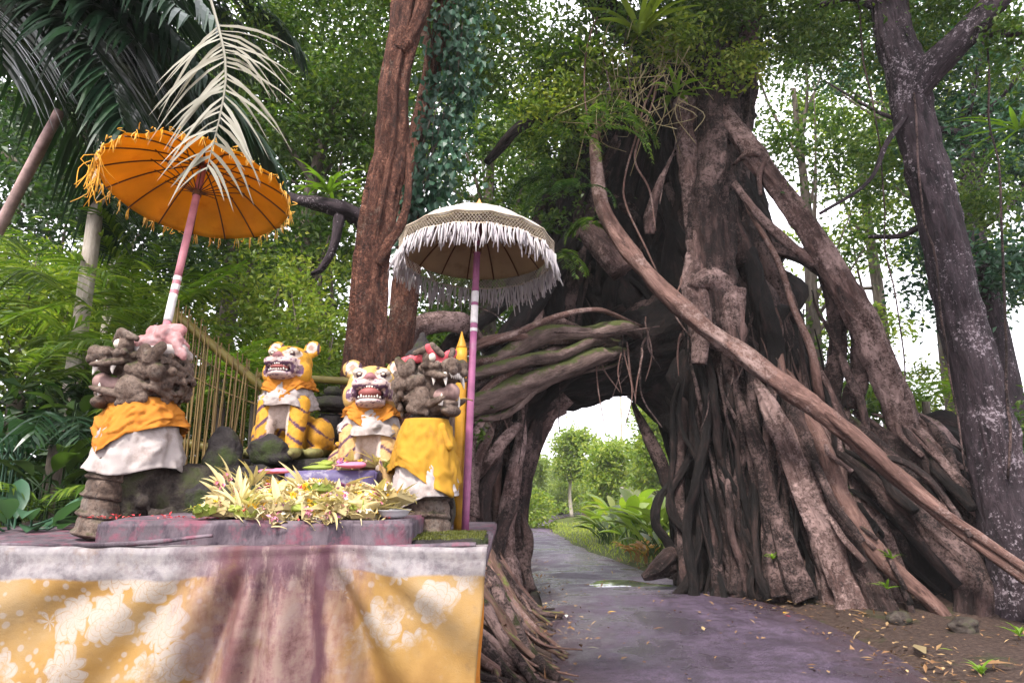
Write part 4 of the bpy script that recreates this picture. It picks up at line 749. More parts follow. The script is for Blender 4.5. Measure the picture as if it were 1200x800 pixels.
# ivy on the thinner trunk
g = Geo(); rng = np.random.default_rng(71); Q, r = px_path([(478, 270, 7.3, 30), (500, 200, 7.2, 40), (520, 130, 7.2, 50), (530, 50, 7.2, 50), (540, -30, 7.2, 50)]); Q, r, _ = resample(Q, r, 80)
pp = Q[rng.integers(0, 80, 1700)] + rng.normal(size=(1700, 3)) * np.array((.19, .13, .14)) + np.array((.06, 0, 0)); leaves(g, pp, .115, .085, rng, D=np.tile((0, -.25, -1.), (1700, 1)), up=.1, fold=.08)
iv = thing('ivy', 'blue green ivy hanging on the thinner trunk above the white parasol', 'climber', P(485, 440, 7.4)); obj('foliage', g.mesh('foliage', smooth=False), M['leaf_blue'], iv, world=True)
g = Geo(); 
for i in range(6): tube(g, Q[::16] + rng.normal(size=(5, 3)) * .05, .008, seg=5, n=20, wob=.04, seed=i)
obj('stem', g.mesh('stem', tc=True), M['bg_bark'], iv, world=True)
# ------------------------------------------------------------------ epiphytes
def rosette(name, label, cat, c, n, L, wmax, mat, seed, e0=(.3, 1.2), e1=(-.9, .3), group=None, parts=True, az=(0, 2 * math.pi)):
    t = thing(name, label, cat, c, group); rng = np.random.default_rng(seed)
    for i in range(n):
        g = Geo(); a = rng.uniform(*az); l = L * rng.uniform(.7, 1.15); w_ = wmax * rng.uniform(.8, 1.2)
        strap(g, arc(np.array(c) + rng.normal(size=3) * .02, a, rng.uniform(*e0), rng.uniform(*e1), l), [w_ * .35, w_ * .8, w_, w_ * .95, w_ * .8, w_ * .5, w_ * .04], n=8)
        obj('leaf', g.mesh('leaf', smooth=True), M[mat], t, world=True)
    return t
rosette('birds_nest_fern', 'large bird nest fern perched high at the top of the fig', 'fern', P(748, 40, 9.7), 22, 1.1, .10, 'leaf_light', 1)
rosette('birds_nest_fern', 'smaller bird nest fern beside the pale fig column', 'fern', P(792, 112, 9.9), 14, .55, .07, 'fern', 2)
rosette('birds_nest_fern', 'bird nest fern on the fig trunk above the crossing root', 'fern', P(688, 70, 9.9), 14, .7, .08, 'leaf', 3)
rosette('birds_nest_fern', 'sunlit bird nest fern on a branch right of the lichen trunk', 'fern', P(1195, 150, 8.9), 26, 1.0, .06, 'fern', 4, e0=(-.1, 1.0))
rosette('birds_nest_fern', 'bird nest fern on the dark branch between the orange parasol and the flaky trunk', 'fern', P(385, 225, 8.2), 18, .55, .06, 'fern', 5)
rosette('birds_nest_fern', 'low fern growing on the bank under the crossing root', 'fern', P(1118, 572, 9.6), 16, .5, .05, 'fern', 6)
def hanging_fern(label, c, n, L, seed, mat='leaf', e0=(-.2, .8)):
    t = thing('hanging_fern', label, 'fern', c, 'ferns hanging on the fig'); rng = np.random.default_rng(seed)
    for i in range(n):
        g = Geo(); frond(g, arc(c, rng.uniform(math.pi * .9, 2.1 * math.pi), rng.uniform(*e0), -1.45, L * rng.uniform(.7, 1.2)), 18, .13, .03, rng, droop=.2, rr=.005, fwd=.25)
        obj('frond', g.mesh('frond', smooth=False), M[mat], t, world=True)
hanging_fern('dark fern hanging at the head of the crossing root', P(680, 165, 9.8), 9, 1.5, 1)
hanging_fern('fern with long fronds hanging left of the crossing root', P(672, 225, 9.8), 7, 1.3, 2, 'leaf_dark')
hanging_fern('small fern above the broken root stub', P(690, 262, 9.9), 7, .5, 3)
hanging_fern('broad fern at the shaded upper trunk', P(715, 135, 9.8), 8, .9, 4)
hanging_fern('fern hanging left on the fig above the white parasol', P(640, 210, 10.2), 8, 1.1, 5, 'leaf_dark')
hanging_fern('fern tuft on the arch roots right of the white parasol', P(655, 300, 10.2), 7, .7, 6)
g = Geo(); rng = np.random.default_rng(4)                         # dry fibres under the top fern
for i in range(70):
    c = P(rng.uniform(680, 800), rng.uniform(20, 130), rng.uniform(9.6, 10)); tube(g, [c, c + rng.normal(size=3) * .18 + (0, 0, -.25), c + rng.normal(size=3) * .3 + (0, 0, -.6)], .006, seg=4, n=8, seed=i)
obj('dry_fibres', g.mesh('dry_fibres', tc=True), M['straw'], fig, world=True)['kind'] = 'stuff'
br = thing('dark_branch', 'dark crooked branch between the orange parasol and the flaky trunk', 'branch', P(440, 290, 8.4))
for h in ([(452, 300, 8.4, 20), (425, 262, 8.3, 22), (400, 250, 8.2, 24), (370, 240, 8.2, 20), (340, 232, 8.3, 14), (300, 215, 8.5, 8)], [(398, 252, 8.2, 14), (392, 290, 8.1, 12), (380, 312, 8.1, 9), (368, 318, 8.1, 5)], [(410, 258, 8.2, 12), (430, 240, 8.3, 9), (450, 220, 8.3, 7)]):
    rt('limb', h, 'lichen_bark', parent=br, lump=.25)
# ------------------------------------------------------------------ palms and understorey
def palm(label, crown_c, n, L, ll, w, mat, seed, group=None, az=(0, 2 * math.pi), e0=(.2, 1.2), e1=(-1.1, -.3), droop=.4, nl=38, base=None, name='palm', trunk=True, tm='bg_bark', tr=.08):
    rng = np.random.default_rng(seed); c = np.array(crown_c); b = np.array((c[0], c[1], float(gz(c[0], c[1])))) if base is None else np.array(base)
    t = thing(name, label, 'palm', b, group)
    if trunk:
        g = Geo(); tube(g, [b - (0, 0, .1), (b + c) / 2 + rng.normal(size=3) * .05, c], [tr * 1.3, tr, tr * .85], seg=10, n=20, lump=.08, seed=seed); obj('trunk', g.mesh('trunk', tc=True), M[tm], t, world=True)
    for i in range(n):
        g = Geo(); frond(g, arc(c + rng.normal(size=3) * .03, rng.uniform(*az), rng.uniform(*e0), rng.uniform(*e1), L * rng.uniform(.75, 1.15), 7), nl, ll, w, rng, droop=droop, rr=.012 * L / 2)
        obj('frond', g.mesh('frond', smooth=False), M[mat], t, world=True)
    return t
G_ = 'palms around the shrine'
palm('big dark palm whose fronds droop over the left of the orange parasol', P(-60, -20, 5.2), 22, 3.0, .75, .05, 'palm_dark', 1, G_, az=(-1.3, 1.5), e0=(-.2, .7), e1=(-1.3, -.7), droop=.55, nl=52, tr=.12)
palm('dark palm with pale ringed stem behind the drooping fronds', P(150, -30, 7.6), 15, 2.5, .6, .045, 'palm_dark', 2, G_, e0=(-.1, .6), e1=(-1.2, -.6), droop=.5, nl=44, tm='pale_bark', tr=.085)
palm('green feather palm arching left of the left guardian statue', P(20, 460, 6.2), 15, 1.7, .42, .03, 'palm', 3, G_, e0=(.6, 1.4), e1=(-.6, .3), nl=36)
palm('second green feather palm at the left edge of the thicket', P(-30, 400, 7.2), 13, 2.2, .5, .034, 'palm', 4, G_, e0=(.5, 1.4), e1=(-.7, .1), nl=36)
palm('green palm behind the left guardian statue', P(150, 440, 7.4), 12, 1.6, .40, .03, 'palm', 5, G_, e0=(.6, 1.4), e1=(-.6, .3), nl=34)
palm('young palm with a pale midrib frond below the orange parasol', P(165, 400, 8.4), 9, 1.8, .55, .035, 'palm', 6, G_, e0=(.9, 1.45), e1=(.0, .8), nl=40)
palm('fine leaved palm behind the bamboo fence', P(255, 520, 6.4), 13, 1.2, .30, .022, 'palm', 7, G_, e0=(.5, 1.4), e1=(-.5, .3), nl=30)
palm('palm tuft low in the shade beside the shrine corner', P(40, 610, 4.9), 9, .75, .26, .022, 'palm', 8, G_, e0=(.2, 1.2), e1=(-.9, -.1), nl=18)
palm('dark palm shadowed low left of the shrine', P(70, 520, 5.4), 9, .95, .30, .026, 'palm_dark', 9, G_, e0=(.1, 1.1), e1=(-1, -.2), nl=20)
palm('feathery palm in the gap between the flaky trunk and the guardian', P(395, 470, 8.0), 9, 1.2, .34, .026, 'palm', 10, G_, e0=(.5, 1.4), e1=(-.4, .5), nl=28)
palm('pale green palm beyond the crossing root on the right bank', P(1085, 470, 12.5), 9, 1.4, .42, .035, 'fern', 11, G_, e0=(.4, 1.3), e1=(-.8, .1), nl=26)
# withered frond hanging onto the orange parasol
df = thing('withered_frond', 'withered cream palm frond hanging over the orange parasol', 'palm frond', P(240, -30, 4.6))
rng = np.random.default_rng(12); g = Geo()
pts = np.array([P(228, -60, 4.2), P(250, 10, 3.8), P(264, 70, 3.5), P(262, 115, 3.38), P(252, 160, 3.32), P(242, 200, 3.3)])
frond(g, pts, 25, .44, .023, rng, droop=.62, rr=.011, fwd=.22, up=(.15, -1, .3), start=.48, jit=.2)
obj('leaflets', g.mesh('leaflets', smooth=False), M['palm_dead'], df, world=True)
# fern clumps by the fence
for i, (px, py, Y, lab) in enumerate([(262, 440, 6.0, 'bright green fern sprouting behind the slanting bamboo'), (325, 455, 6.4, 'bright fern behind the upright tiger statue'), (300, 470, 5.8, 'fern low behind the upright tiger statue')]):
    c = P(px, py, Y); t = thing('tree_fern', lab, 'fern', (c[0], c[1], float(gz(c[0], c[1]))), 'ferns by the fence'); rng = np.random.default_rng(90 + i)
    g = Geo(); tube(g, [(c[0], c[1], float(gz(c[0], c[1])) - .05), c], [.05, .04], seg=7, n=8, lump=.2); obj('trunk', g.mesh('trunk', tc=True), M['bg_bark'], t, world=True)
    for k in range(11):
        g = Geo(); frond(g, arc(c, rng.uniform(0, 6.28), rng.uniform(.6, 1.4), rng.uniform(-.5, .4), rng.uniform(.45, .75)), 26, .13, .022, rng, droop=.15, rr=.006, fwd=.3); obj('frond', g.mesh('frond', smooth=False), M['fern'], t, world=True)
# shaded broad leaves on the left
def broad(name, label, px, py, Y, n, L, w_, mat, seed, group=None, e0=(.7, 1.4), e1=(-.5, .5), cat='plant', stem=.3):
    c = P(px, py, Y); z0 = float(gz(c[0], c[1])); b = np.array((c[0], c[1], max(z0, 0) if py is None else z0)); t = thing(name, label, cat, b, group); rng = np.random.default_rng(seed)
    for i in range(n):
        a = rng.uniform(0, 6.28); l = L * rng.uniform(.65, 1.15); s0 = np.array((c[0], c[1], c[2])) + rng.normal(size=3) * np.array((.12, .12, .05)) * L
        A_ = arc(s0, a, rng.uniform(*e0), rng.uniform(*e1), l, 8); k = 3 if stem else 0
        g = Geo(); tube(g, np.vstack([[s0[0], s0[1], z0 - .03], A_[:4]]), .012 * L, seg=5, n=10)
        q = A_[k:]; ww = w_ * rng.uniform(.8, 1.2); strap(g, q, ww * np.interp(np.linspace(0, 1, len(q)), [0, .25, .5, .8, 1], [.1, .85, 1, .65, .03]), n=9, fold=.18)
        obj('leaf', g.mesh('leaf', smooth=True), M[mat], t, world=True)
    return t
rng = np.random.default_rng(3)
for i, (px, py, Y, m_, lab) in enumerate([(8, 545, 5.2, 'leaf_blue', 'blue green broad leaved plant in the shade at the picture left of the shrine'), (55, 580, 5.0, 'leaf_dark', 'dark broad leaved plant beside the left guardian'), (30, 640, 4.4, 'leaf_blue', 'low blue green plant at the shrine corner'), (95, 500, 6.0, 'leaf_dark', 'dark strap leaved plant behind the left guardian head')]):
    broad('shade_plant', lab, px, py, Y, 14, .6, .13, m_, 100 + i, 'shade plants left of the shrine')
# broad-leaved plants beyond the arch
HG = 'broad leaved plants beyond the arch'
for i, (px, Y, n, L, w_, m_, lab) in enumerate([(712, 22, 16, 1.5, .30, 'leaf', 'clump of dark broad leaves at the start of the verge bed'), (738, 19, 18, 1.7, .34, 'fern', 'clump of bright broad leaves in the middle of the verge bed'), (762, 18, 16, 1.9, .36, 'leaf', 'tall clump of broad leaves beside the fig trunk'),
        (780, 17, 14, 2.0, .38, 'fern', 'tall banana like clump half hidden by the fig trunk'), (724, 25, 16, 1.8, .34, 'leaf_light', 'yellow green broad leaved clump behind the bed'), (745, 24, 16, 2.4, .42, 'fern', 'large arching banana like clump behind the bed'), (700, 27, 14, 1.4, .28, 'fern', 'small broad leaved clump nearest the road bend'), (771, 15.2, 12, 1.1, .2, 'leaf', 'low clump of leaves at the fig foot beyond the arch')]):
    X = (px - 600) / FPX * Y; z0 = float(gz(X, Y)); py = HOR - (z0 + .12 - CAMH) * FPX / Y
    broad('broad_leaved_plant', lab, px, py, Y, n, L, w_, m_, 120 + i, HG)
for i, (px, Y, lab) in enumerate([(745, 16.0, 'red and yellow croton at the edge of the verge bed'), (758, 15.4, 'orange croton next to the fig foot')]):
    X = (px - 600) / FPX * Y; z0 = float(gz(X, Y)); py = HOR - (z0 + .05 - CAMH) * FPX / Y
    broad('croton', lab, px, py, Y, 14, .55, .13, 'croton', 140 + i, None)
# small plants on the right: root foot and bank
for i, (px, py, Y, lab) in enumerate([(1040, 690, 9.0, 'small green sprout between the buttress roots at the road'), (1045, 655, 9.05, 'small fern growing out of a buttress root'), (905, 655, 9.8, 'little sprout in the dark hollow of the fig'), (1195, 745, 7.6, 'grassy tuft at the foot of the right bank'), (1150, 790, 6.4, 'small weed on the dirt beside the road')]):
    c = P(px, py, Y); t = thing('sprout', lab, 'plant', c, 'small sprouts'); rng = np.random.default_rng(160 + i)
    for k in range(9):
        g = Geo(); strap(g, arc(c, rng.uniform(0, 6.28), rng.uniform(.4, 1.4), rng.uniform(-.6, .4), rng.uniform(.12, .28), 5), [.01, .03, .035, .025, .003, .002], n=6); obj('leaf', g.mesh('leaf'), M['fern'], t, world=True)
# single larger fallen leaves
for i, (px, py, m_, L, lab) in enumerate([(1150, 785, 'litter', .30, 'long dry brown leaf lying on the dirt right of the road'), (1085, 772, 'straw', .34, 'pale dry palm scrap on the dirt by the road'), (1117, 768, 'leaf_light', .12, 'yellow green fallen leaf on the dirt'), (922, 722, 'p_yellow', .10, 'small yellow leaf on the asphalt edge'), (920, 726, 'p_red', .09, 'small red leaf on the asphalt edge'), (712, 722, 'p_yellow', .12, 'lone yellowed leaf on the middle of the road'), (664, 728, 'p_white', .14, 'pale leaf on the road near the surface roots'), (702, 766, 'palm_dead', .13, 'cream leaf on the near asphalt'), (735, 776, 'litter', .13, 'brown leaf on the near asphalt'), (890, 693, 'p_white', .16, 'white scrap under the dark fig hollow')]):
    c = on_road(px, py); c[2] += .052; g = Geo(); a = i * 1.3
    strap(g, [c, c + np.array((math.cos(a), math.sin(a), .06)) * L * .5, c + np.array((math.cos(a), math.sin(a), .02)) * L], [L * .06, L * .36, L * .02], n=7, fold=.12)
    tag(obj('fallen_leaf', g.mesh('fallen_leaf'), M[m_]), lab, 'leaf', 'larger fallen leaves')
# rocks at the lower end of the surface roots and by the bank
for i, (px, py, r_, lab) in enumerate([(590, 800, .17, 'rounded brown stone among the surface roots by the shrine'), (571, 770, .13, 'stone wedged between the shrine cloth and the roots'), (1052, 728, .12, 'rounded stone at the foot of the buttress roots'), (1130, 738, .13, 'dark stone at the foot of the right bank')]):
    c = on_road(px, py); bm = bmesh.new(); bmesh.ops.create_icosphere(bm, subdivisions=4, radius=1)
    co = np.array([v.co[:] for v in bm.verts]); f_ = 1 + .28 * vn(co * 1.4 + i * 9, i) + .07 * vn(co * 5 + i, i + 4)
    for v, a_, q in zip(bm.verts, f_, co): v.co = Vector((q[0] * a_ * r_ * 1.2 + c[0], q[1] * a_ * r_ + c[1], q[2] * a_ * r_ * .75 + c[2] + r_ * .3))
    me = bpy.data.meshes.new('stone'); bm.to_mesh(me); bm.free(); me.shade_smooth()
    tag(obj('stone', me, M['stone' if i < 2 else 'stone_mossy']), lab, 'stone', 'loose stones')
# milestone-like stub at the bend
q = on_road(680, 609); mk = stone_block('roadside_stub', (q[0] + .3, q[1], q[2] + .3), (.35, .3, .7), M['stone'], None, .04, .02, 3); tag(mk, 'small pale stone marker at the far road bend', 'marker')
# ------------------------------------------------------------------ shrine platform and altar cloth
AT = 1.384                                                      # height of the platform top
pl = thing('shrine_platform', 'stained plaster shrine platform with stepped ledges carrying the statues', 'altar', (-1.6, 3.9, 0))
stone_block('base', (-1.86, 4.12, AT / 2 - .03), (3.06, 1.96, AT - .06), M['plaster'], pl, .03, .008, 8, 1)
stone_block('coping', (-1.745, 4.05, AT - .03), (3.27, 2.13, .062), M['plaster'], pl, .012, .005, 8, 6)
stone_block('ledge', (-1.145, 3.45, AT + .062), (1.39, .82, .142), M['plaster'], pl, .012, .006, 8, 2)
stone_block('pedestal', (-1.0, 3.93, AT + .235), (.50, .40, .245), M['purple_paint'], pl, .01, .003, 5, 3)
stone_block('back_step', (-1.15, 4.5, AT + .215), (1.35, .74, .43), M['stone_dark'], pl, .015, .008, 7, 4)
stone_block('corner_slab', (-.30, 3.35, AT + .018), (.36, .55, .05), M['stone_dark'], pl, .015, .01, 5, 5)
M['moss'] = leafm('moss', (.05, .055, .01), (.10, .11, .015), (.19, .20, .04))
g = Geo(); rng = np.random.default_rng(2); n = 2600; q = np.c_[rng.uniform(-.47, -.13, n), rng.uniform(3.1, 3.6, n), np.full(n, AT + .043)]; q = q[vn(q * 6, 3) > -.25]
leaves(g, q, .012, .006, rng, D=np.tile((0, 0, 1.), (len(q), 1)), up=0); tag(obj('moss', g.mesh('moss', smooth=False), M['moss'], pl, world=True), kind='stuff')
# draped cloth: lip on the platform top, then the hanging front
nu, nv = 260, 74
U_, V_ = np.meshgrid(np.linspace(-3.15, -.105, nu), np.linspace(-.12, 1.15, nv))
hang = np.clip(V_, 0, None); xx = U_ - .085 * hang * sst(-.9, -.105, U_)
conv = (U_ + 1.0)                                                # folds gather towards the middle
ray = np.arctan2(conv, hang + .30)                              # folds fan out from the top middle
fold = (.050 * np.sin(ray * 21 + 1.5 * vn(np.stack([ray * 3, hang * 1.5, U_ * 0], -1), 1)) + .03 * np.sin(ray * 9 + .7)) * np.exp(-(conv / 1.1) ** 4) * (.45 + hang) + .022 * vn(np.stack([U_ * 4.5 - hang * 3 * np.sign(conv), hang * 1.2, U_ * 0], -1), 2) + .008 * vn(np.stack([U_ * 15, hang * 6, U_ * 0], -1), 5)
sag = .016 * np.sin((U_ + 3.1) * 3.1) + .014 * vn(np.stack([U_ * 4, U_ * 0, U_ * 0], -1), 7) - .035 * sst(-1.6, -2.6, U_)
lip = np.clip(-V_, 0, None)
yy = 2.955 + lip - fold * sst(0, .22, hang) - .02 * sst(0, .1, hang) - .05 * np.sin(np.clip(hang, 0, 1.2) * 2.2) * np.exp(-((U_ + 2.2) / .7) ** 2)
zz = AT + .022 - hang + sag * sst(-.02, .05, V_) + .005 * vn(np.stack([U_ * 9, V_ * 9, U_ * 0], -1), 8)
# rolled upper edge
roll = np.exp(-((V_ - .012) / .016) ** 2); yy -= .016 * roll; zz += .006 * roll
g = Geo(); grid(g, np.stack([xx, yy, zz], -1)); me = g.mesh('altar_cloth')
uvl = me.uv_layers.new(name='UVMap'); li = np.empty(len(me.loops), np.int32); me.loops.foreach_get('vertex_index', li)
uvl.data.foreach_set('uv', np.c_[U_.ravel(), V_.ravel()][li].astype(np.float32).ravel())
ac = tag(obj('altar_cloth', me, M['altar_cloth']), 'yellow altar cloth with white flower print and wine coloured stain', 'cloth')
sm = ac.modifiers.new('thickness', 'SOLIDIFY'); sm.thickness = .006
# orange under-cloth peeping out at the right corner
uu, vv = np.meshgrid(np.linspace(0, 1, 24), np.linspace(0, 1, 40))
X = -.15 - .03 * vv + .012 * np.sin(vv * 9) + .03 * sst(.3, .8, vv) * (1 - uu); Y = 3.02 + .30 * uu + .02 * np.sin(uu * 12 + vv * 3); Z = 1.25 - .95 * vv + .05 * uu
X = X + .05 * np.sin(uu * 9) * vv
g = Geo(); grid(g, np.stack([X, Y, Z], -1)); uc = tag(obj('under_cloth', g, M['orange_cloth']), 'orange cloth end hanging at the right side of the shrine platform', 'cloth'); uc.modifiers.new('t', 'SOLIDIFY').thickness = .005
# gathered frayed cord lying along the ledge
for i, (x0, x1, dz, mm, lab) in enumerate([(-2.35, -1.30, .05, 'plaster', 'frayed dirty cloth strip along the left of the ledge'), (-.72, -.16, .035, 'plaster', 'rolled cloth edge along the right of the ledge')]):
    k = 14; u = np.linspace(0, 1, k); g = Geo(); rng = np.random.default_rng(i)
    tube(g, np.c_[x0 + (x1 - x0) * u, 2.99 + .03 * np.sin(u * 7) * (1 - i), AT + .026 + dz * u ** 2 * (1 - i)], .009, seg=8, n=90, flute=.5, lump=.6, wob=.012, seed=i); tag(obj('cloth_strip', g, M[mm]), lab, 'cloth')

# ------------------------------------------------------------------ statues
def unit_ball(sub):
    bm = bmesh.new(); bmesh.ops.create_icosphere(bm, subdivisions=sub, radius=1); bm.verts.ensure_lookup_table()
    V = np.array([v.co[:] for v in bm.verts]); F = np.array([[v.index for v in f.verts] for f in bm.faces]); bm.free(); return V, F
BALL = {k: unit_ball(k) for k in (2, 3)}
def remesh(prims, vox, smooth=4, amp=.0, seed=0, freq=14):
    VV, FF, n_ = [], [], 0
    def ball(c, r, rot):
        nonlocal n_
        V, F = BALL[2 if max(r) < .05 else 3]
        V = V * np.array(r)
        if any(rot): V = V @ np.array(Euler(rot).to_matrix()).T
        VV.append(V + np.array(c)); FF.append(F + n_); n_ += len(V)
    for p in prims:
        if p[0] == 'e': ball(p[1], p[2] if np.ndim(p[2]) else (p[2],) * 3, p[3] if len(p) > 3 else (0, 0, 0))
        else:
            a, b = np.array(p[1]), np.array(p[2]); k = max(3, int(np.linalg.norm(b - a) / (min(p[3], p[4]) * .6)))
            for u in np.linspace(0, 1, k): r = p[3] * (1 - u) + p[4] * u; ball(a * (1 - u) + b * u, (r,) * 3, (0, 0, 0))
    me = bpy.data.meshes.new('tmp'); V = np.concatenate(VV); F = np.concatenate(FF)
    me.vertices.add(len(V)); me.vertices.foreach_set('co', V.astype(np.float32).ravel()); me.loops.add(F.size); me.loops.foreach_set('vertex_index', F.astype(np.int32).ravel())
    me.polygons.add(len(F)); me.polygons.foreach_set('loop_start', (np.arange(len(F)) * 3).astype(np.int32)); me.update(calc_edges=True)
    o = bpy.data.objects.new('tmp', me); COL.objects.link(o)
    md = o.modifiers.new('r', 'REMESH'); md.mode = 'VOXEL'; md.voxel_size = vox; md.use_smooth_shade = True
    s_ = o.modifiers.new('s', 'SMOOTH'); s_.iterations = smooth; s_.factor = .5
    dg = bpy.context.evaluated_depsgraph_get(); out = bpy.data.meshes.new_from_object(o.evaluated_get(dg)); bpy.data.objects.remove(o); bpy.data.meshes.remove(me)
    V = np.empty(len(out.vertices) * 3, np.float32); out.vertices.foreach_get('co', V); V = V.reshape(-1, 3).astype(float)
    if amp:
        N_ = np.empty(len(V) * 3, np.float32); out.vertices.foreach_get('normal', N_); N_ = N_.reshape(-1, 3)
        V = V + N_ * (amp * vn(V * freq, seed) + amp * .6 * vn(V * freq * 2.7, seed + 2))[:, None]; out.vertices.foreach_set('co', V.astype(np.float32).ravel()); out.update()
    return out, V
def paint(me, C):
    a = me.attributes.new('paint', 'FLOAT_COLOR', 'POINT'); a.data.foreach_set('color', np.c_[C, np.ones(len(C))].astype(np.float32).ravel())
def ring_cloth(prof, hem, mat, name, parent, c=(0, 0), seed=0, folds=7, amp=.012, start=0, n=120, m=30, thick=.0025):
    """cloth wrapped round an upright form: prof [(z, rx, ry)] top to hem; hem(theta)-> shift of the lower edge"""
    z, rx, ry = np.array(prof).T; u = np.linspace(0, 1, m); zi = np.interp(u, np.linspace(0, 1, len(z)), z); xi = np.interp(u, np.linspace(0, 1, len(z)), rx); yi = np.interp(u, np.linspace(0, 1, len(z)), ry)
    th = np.linspace(0, 2 * np.pi, n, endpoint=False); Tm, Um = np.meshgrid(th, u)
    f = 1 + (amp / xi.mean()) * Um ** .8 * (np.sin(Tm * folds + 2 * vn(np.stack([np.cos(Tm) * 2, np.sin(Tm) * 2, Um * 2], -1), seed)) + .8 * vn(np.stack([np.cos(Tm) * 5 + seed, np.sin(Tm) * 5, Um * 3], -1), seed + 1))
    f = f + .35 * amp / xi.mean() * vn(np.stack([np.cos(Tm) * 3, np.sin(Tm) * 3, zi[:, None] * 40 + Tm * 0], -1), seed + 3)
    cz = vn(np.stack([Tm * 3.1 + Um * 5, Um * 3 - Tm * 1.2, Tm * 0 + seed], -1), seed + 6); f = f + (amp / xi.mean()) * 1.1 * (np.clip(1 - 5 * np.abs(cz), 0, 1) * .8 + .5 * vn(np.stack([Tm * 9, Um * 6, Tm * 0], -1), seed + 8)) * sst(0, .2, Um)
    V = np.stack([c[0] + np.cos(Tm) * xi[:, None] * f, c[1] + np.sin(Tm) * yi[:, None] * f, zi[:, None] + hem(Tm) * Um], -1)
    g = Geo(); grid(g, V, closed=True); o = obj(name, g, mat, parent); s_ = o.modifiers.new('t', 'SOLIDIFY'); s_.thickness = thick; return o
def dang(a, b): return np.abs((a - b + np.pi) % (2 * np.pi) - np.pi)
FRONT = 1.5 * np.pi                                              # theta of the -Y side
def cone(g, base, tip, r): tube(g, [base, (np.array(base) + tip) / 2 + np.array((0, -.004, 0)), tip], [r, r * .7, r * .1], seg=7, n=7)
def guardian(label, loc, rz, yaw, sc, style):
    t = thing('guardian_statue', label, 'statue', loc, None, rz); t.scale = sc; rng = np.random.default_rng(8)
    me, V = remesh([('e', (0, .03, .26), (.17, .17, .3)), ('e', (0, .36, .2), (.19, .30, .2)), ('e', (.15, .45, .15), (.1, .18, .15)), ('e', (-.15, .45, .15), (.1, .18, .15)), ('k', (0, .62, .18), (0, .76, .42), .10, .07),
                    ('e', (0, .02, .58), (.15, .15, .22))]
                   + [('e', (x * .19, y, .05 + .3 * rng.uniform()), (.03, .05, .04)) for x in (-1, 1) for y in np.linspace(.05, .6, 9)], .014, 5, .007, 3)
    obj('body', me, M['stone_mossy'], t)
    for i in range(5):                                           # overlapping belly plates
        z_ = .07 + .095 * i; me, V = remesh([('e', (0, -.15 + .012 * i, z_), (.185 - .006 * i, .12, .088), (R(-20), 0, 0)), ('e', (0, -.16 + .012 * i, z_ - .045), (.192 - .006 * i, .135, .026), (R(-10), 0, 0))], .011, 3, .003, i)
        obj('belly_plate', me, M['stone'], t)
    # head
    H = Matrix.Translation((0, 0, .0)) @ Matrix.Rotation(yaw, 4, 'Z')
    def part(name, prims, mat, vox=.0085, sm=2, amp=.004, par=None):
        me, V = remesh(prims, vox, sm, amp, 5, 22); me.transform(H); return obj(name, me, mat, par or t)
    pr = [('e', (0, .05, .88), (.17, .18, .17)), ('e', (0, -.10, .955), (.135, .17, .075), (R(10), 0, 0)), ('e', (0, -.225, .985), (.105, .07, .055)), ('e', (0, -.10, .735), (.12, .17, .04), (R(-14), 0, 0)), ('e', (0, -.22, .725), (.10, .055, .035)), ('e', (0, -.06, .83), (.09, .10, .09))]
    for s_ in (-1, 1):
        pr += [('e', (s_ * .062, -.265, .99), .046), ('e', (s_ * .062, -.285, .955), (.04, .03, .03)), ('e', (s_ * .13, -.03, .79), (.055, .10, .09)), ('e', (s_ * .115, -.10, 1.03), .05), ('k', (s_ * .05, -.17, 1.06), (s_ * .12, -.13, 1.10), .02, .03), ('k', (s_ * .12, -.13, 1.10), (s_ * .19, -.03, 1.06), .03, .018), ('k', (s_ * .06, -.16, .995), (s_ * .17, -.09, .985), .016, .02), ('e', (s_ * .125, -.17, .93), (.026, .11, .022), (R(8), 0, 0)), ('e', (s_ * .125, -.14, .765), (.026, .13, .024), (R(-14), 0, 0)),
               ('k', (s_ * .2, .05, .95), (s_ * .21, .11, 1.02), .045, .03), ('k', (s_ * .15, -.03, .91), (s_ * .2, .1, .88), .03, .05), ('e', (s_ * .175, .02, .98), (.03, .045, .06)), ('k', (s_ * .15, -.06, .90), (s_ * .175, .03, .86), .03, .022), ('k', (s_ * .15, -.04, .84), (s_ * .17, .05, .80), .026, .02), ('k', (s_ * .13, -.10, .71), (s_ * .16, .03, .74), .022, .03)]
        for q in range(4): pr.append(('e', (s_ * .128, -.04 - .05 * q, .975 + .004 * q), .026))
    for q in range(120):                                          # curls of the mane
        d = nrm(rng.normal(size=3)); d[1] = abs(d[1]); d = d / np.linalg.norm(d)
        if d[2] > .75 or d[1] < .22 or d[2] < -.7: continue
        c_ = np.array((0, .05, .87)) + d * np.array((.185, .2, .18)); r_ = float(rng.uniform(.013, .026)); tn = nrm(np.cross(d, rng.normal(size=3))) * rng.uniform(.02, .06)
        pr.append(('k', tuple(c_ - tn), tuple(c_ + tn + d * .012), r_, r_ * .55))
        if q % 3 == 0: pr.append(('e', tuple(c_ + tn + d * .02), r_ * 1.15))
    hd = part('head', pr, M['stone'], .0052, 1, .002)
    part('tongue', [('e', (0, -.13, .82), (.075, .13, .05)), ('e', (0, -.225, .835), (.07, .055, .055))], M['pink_stone'], .01, 3, .002, hd)
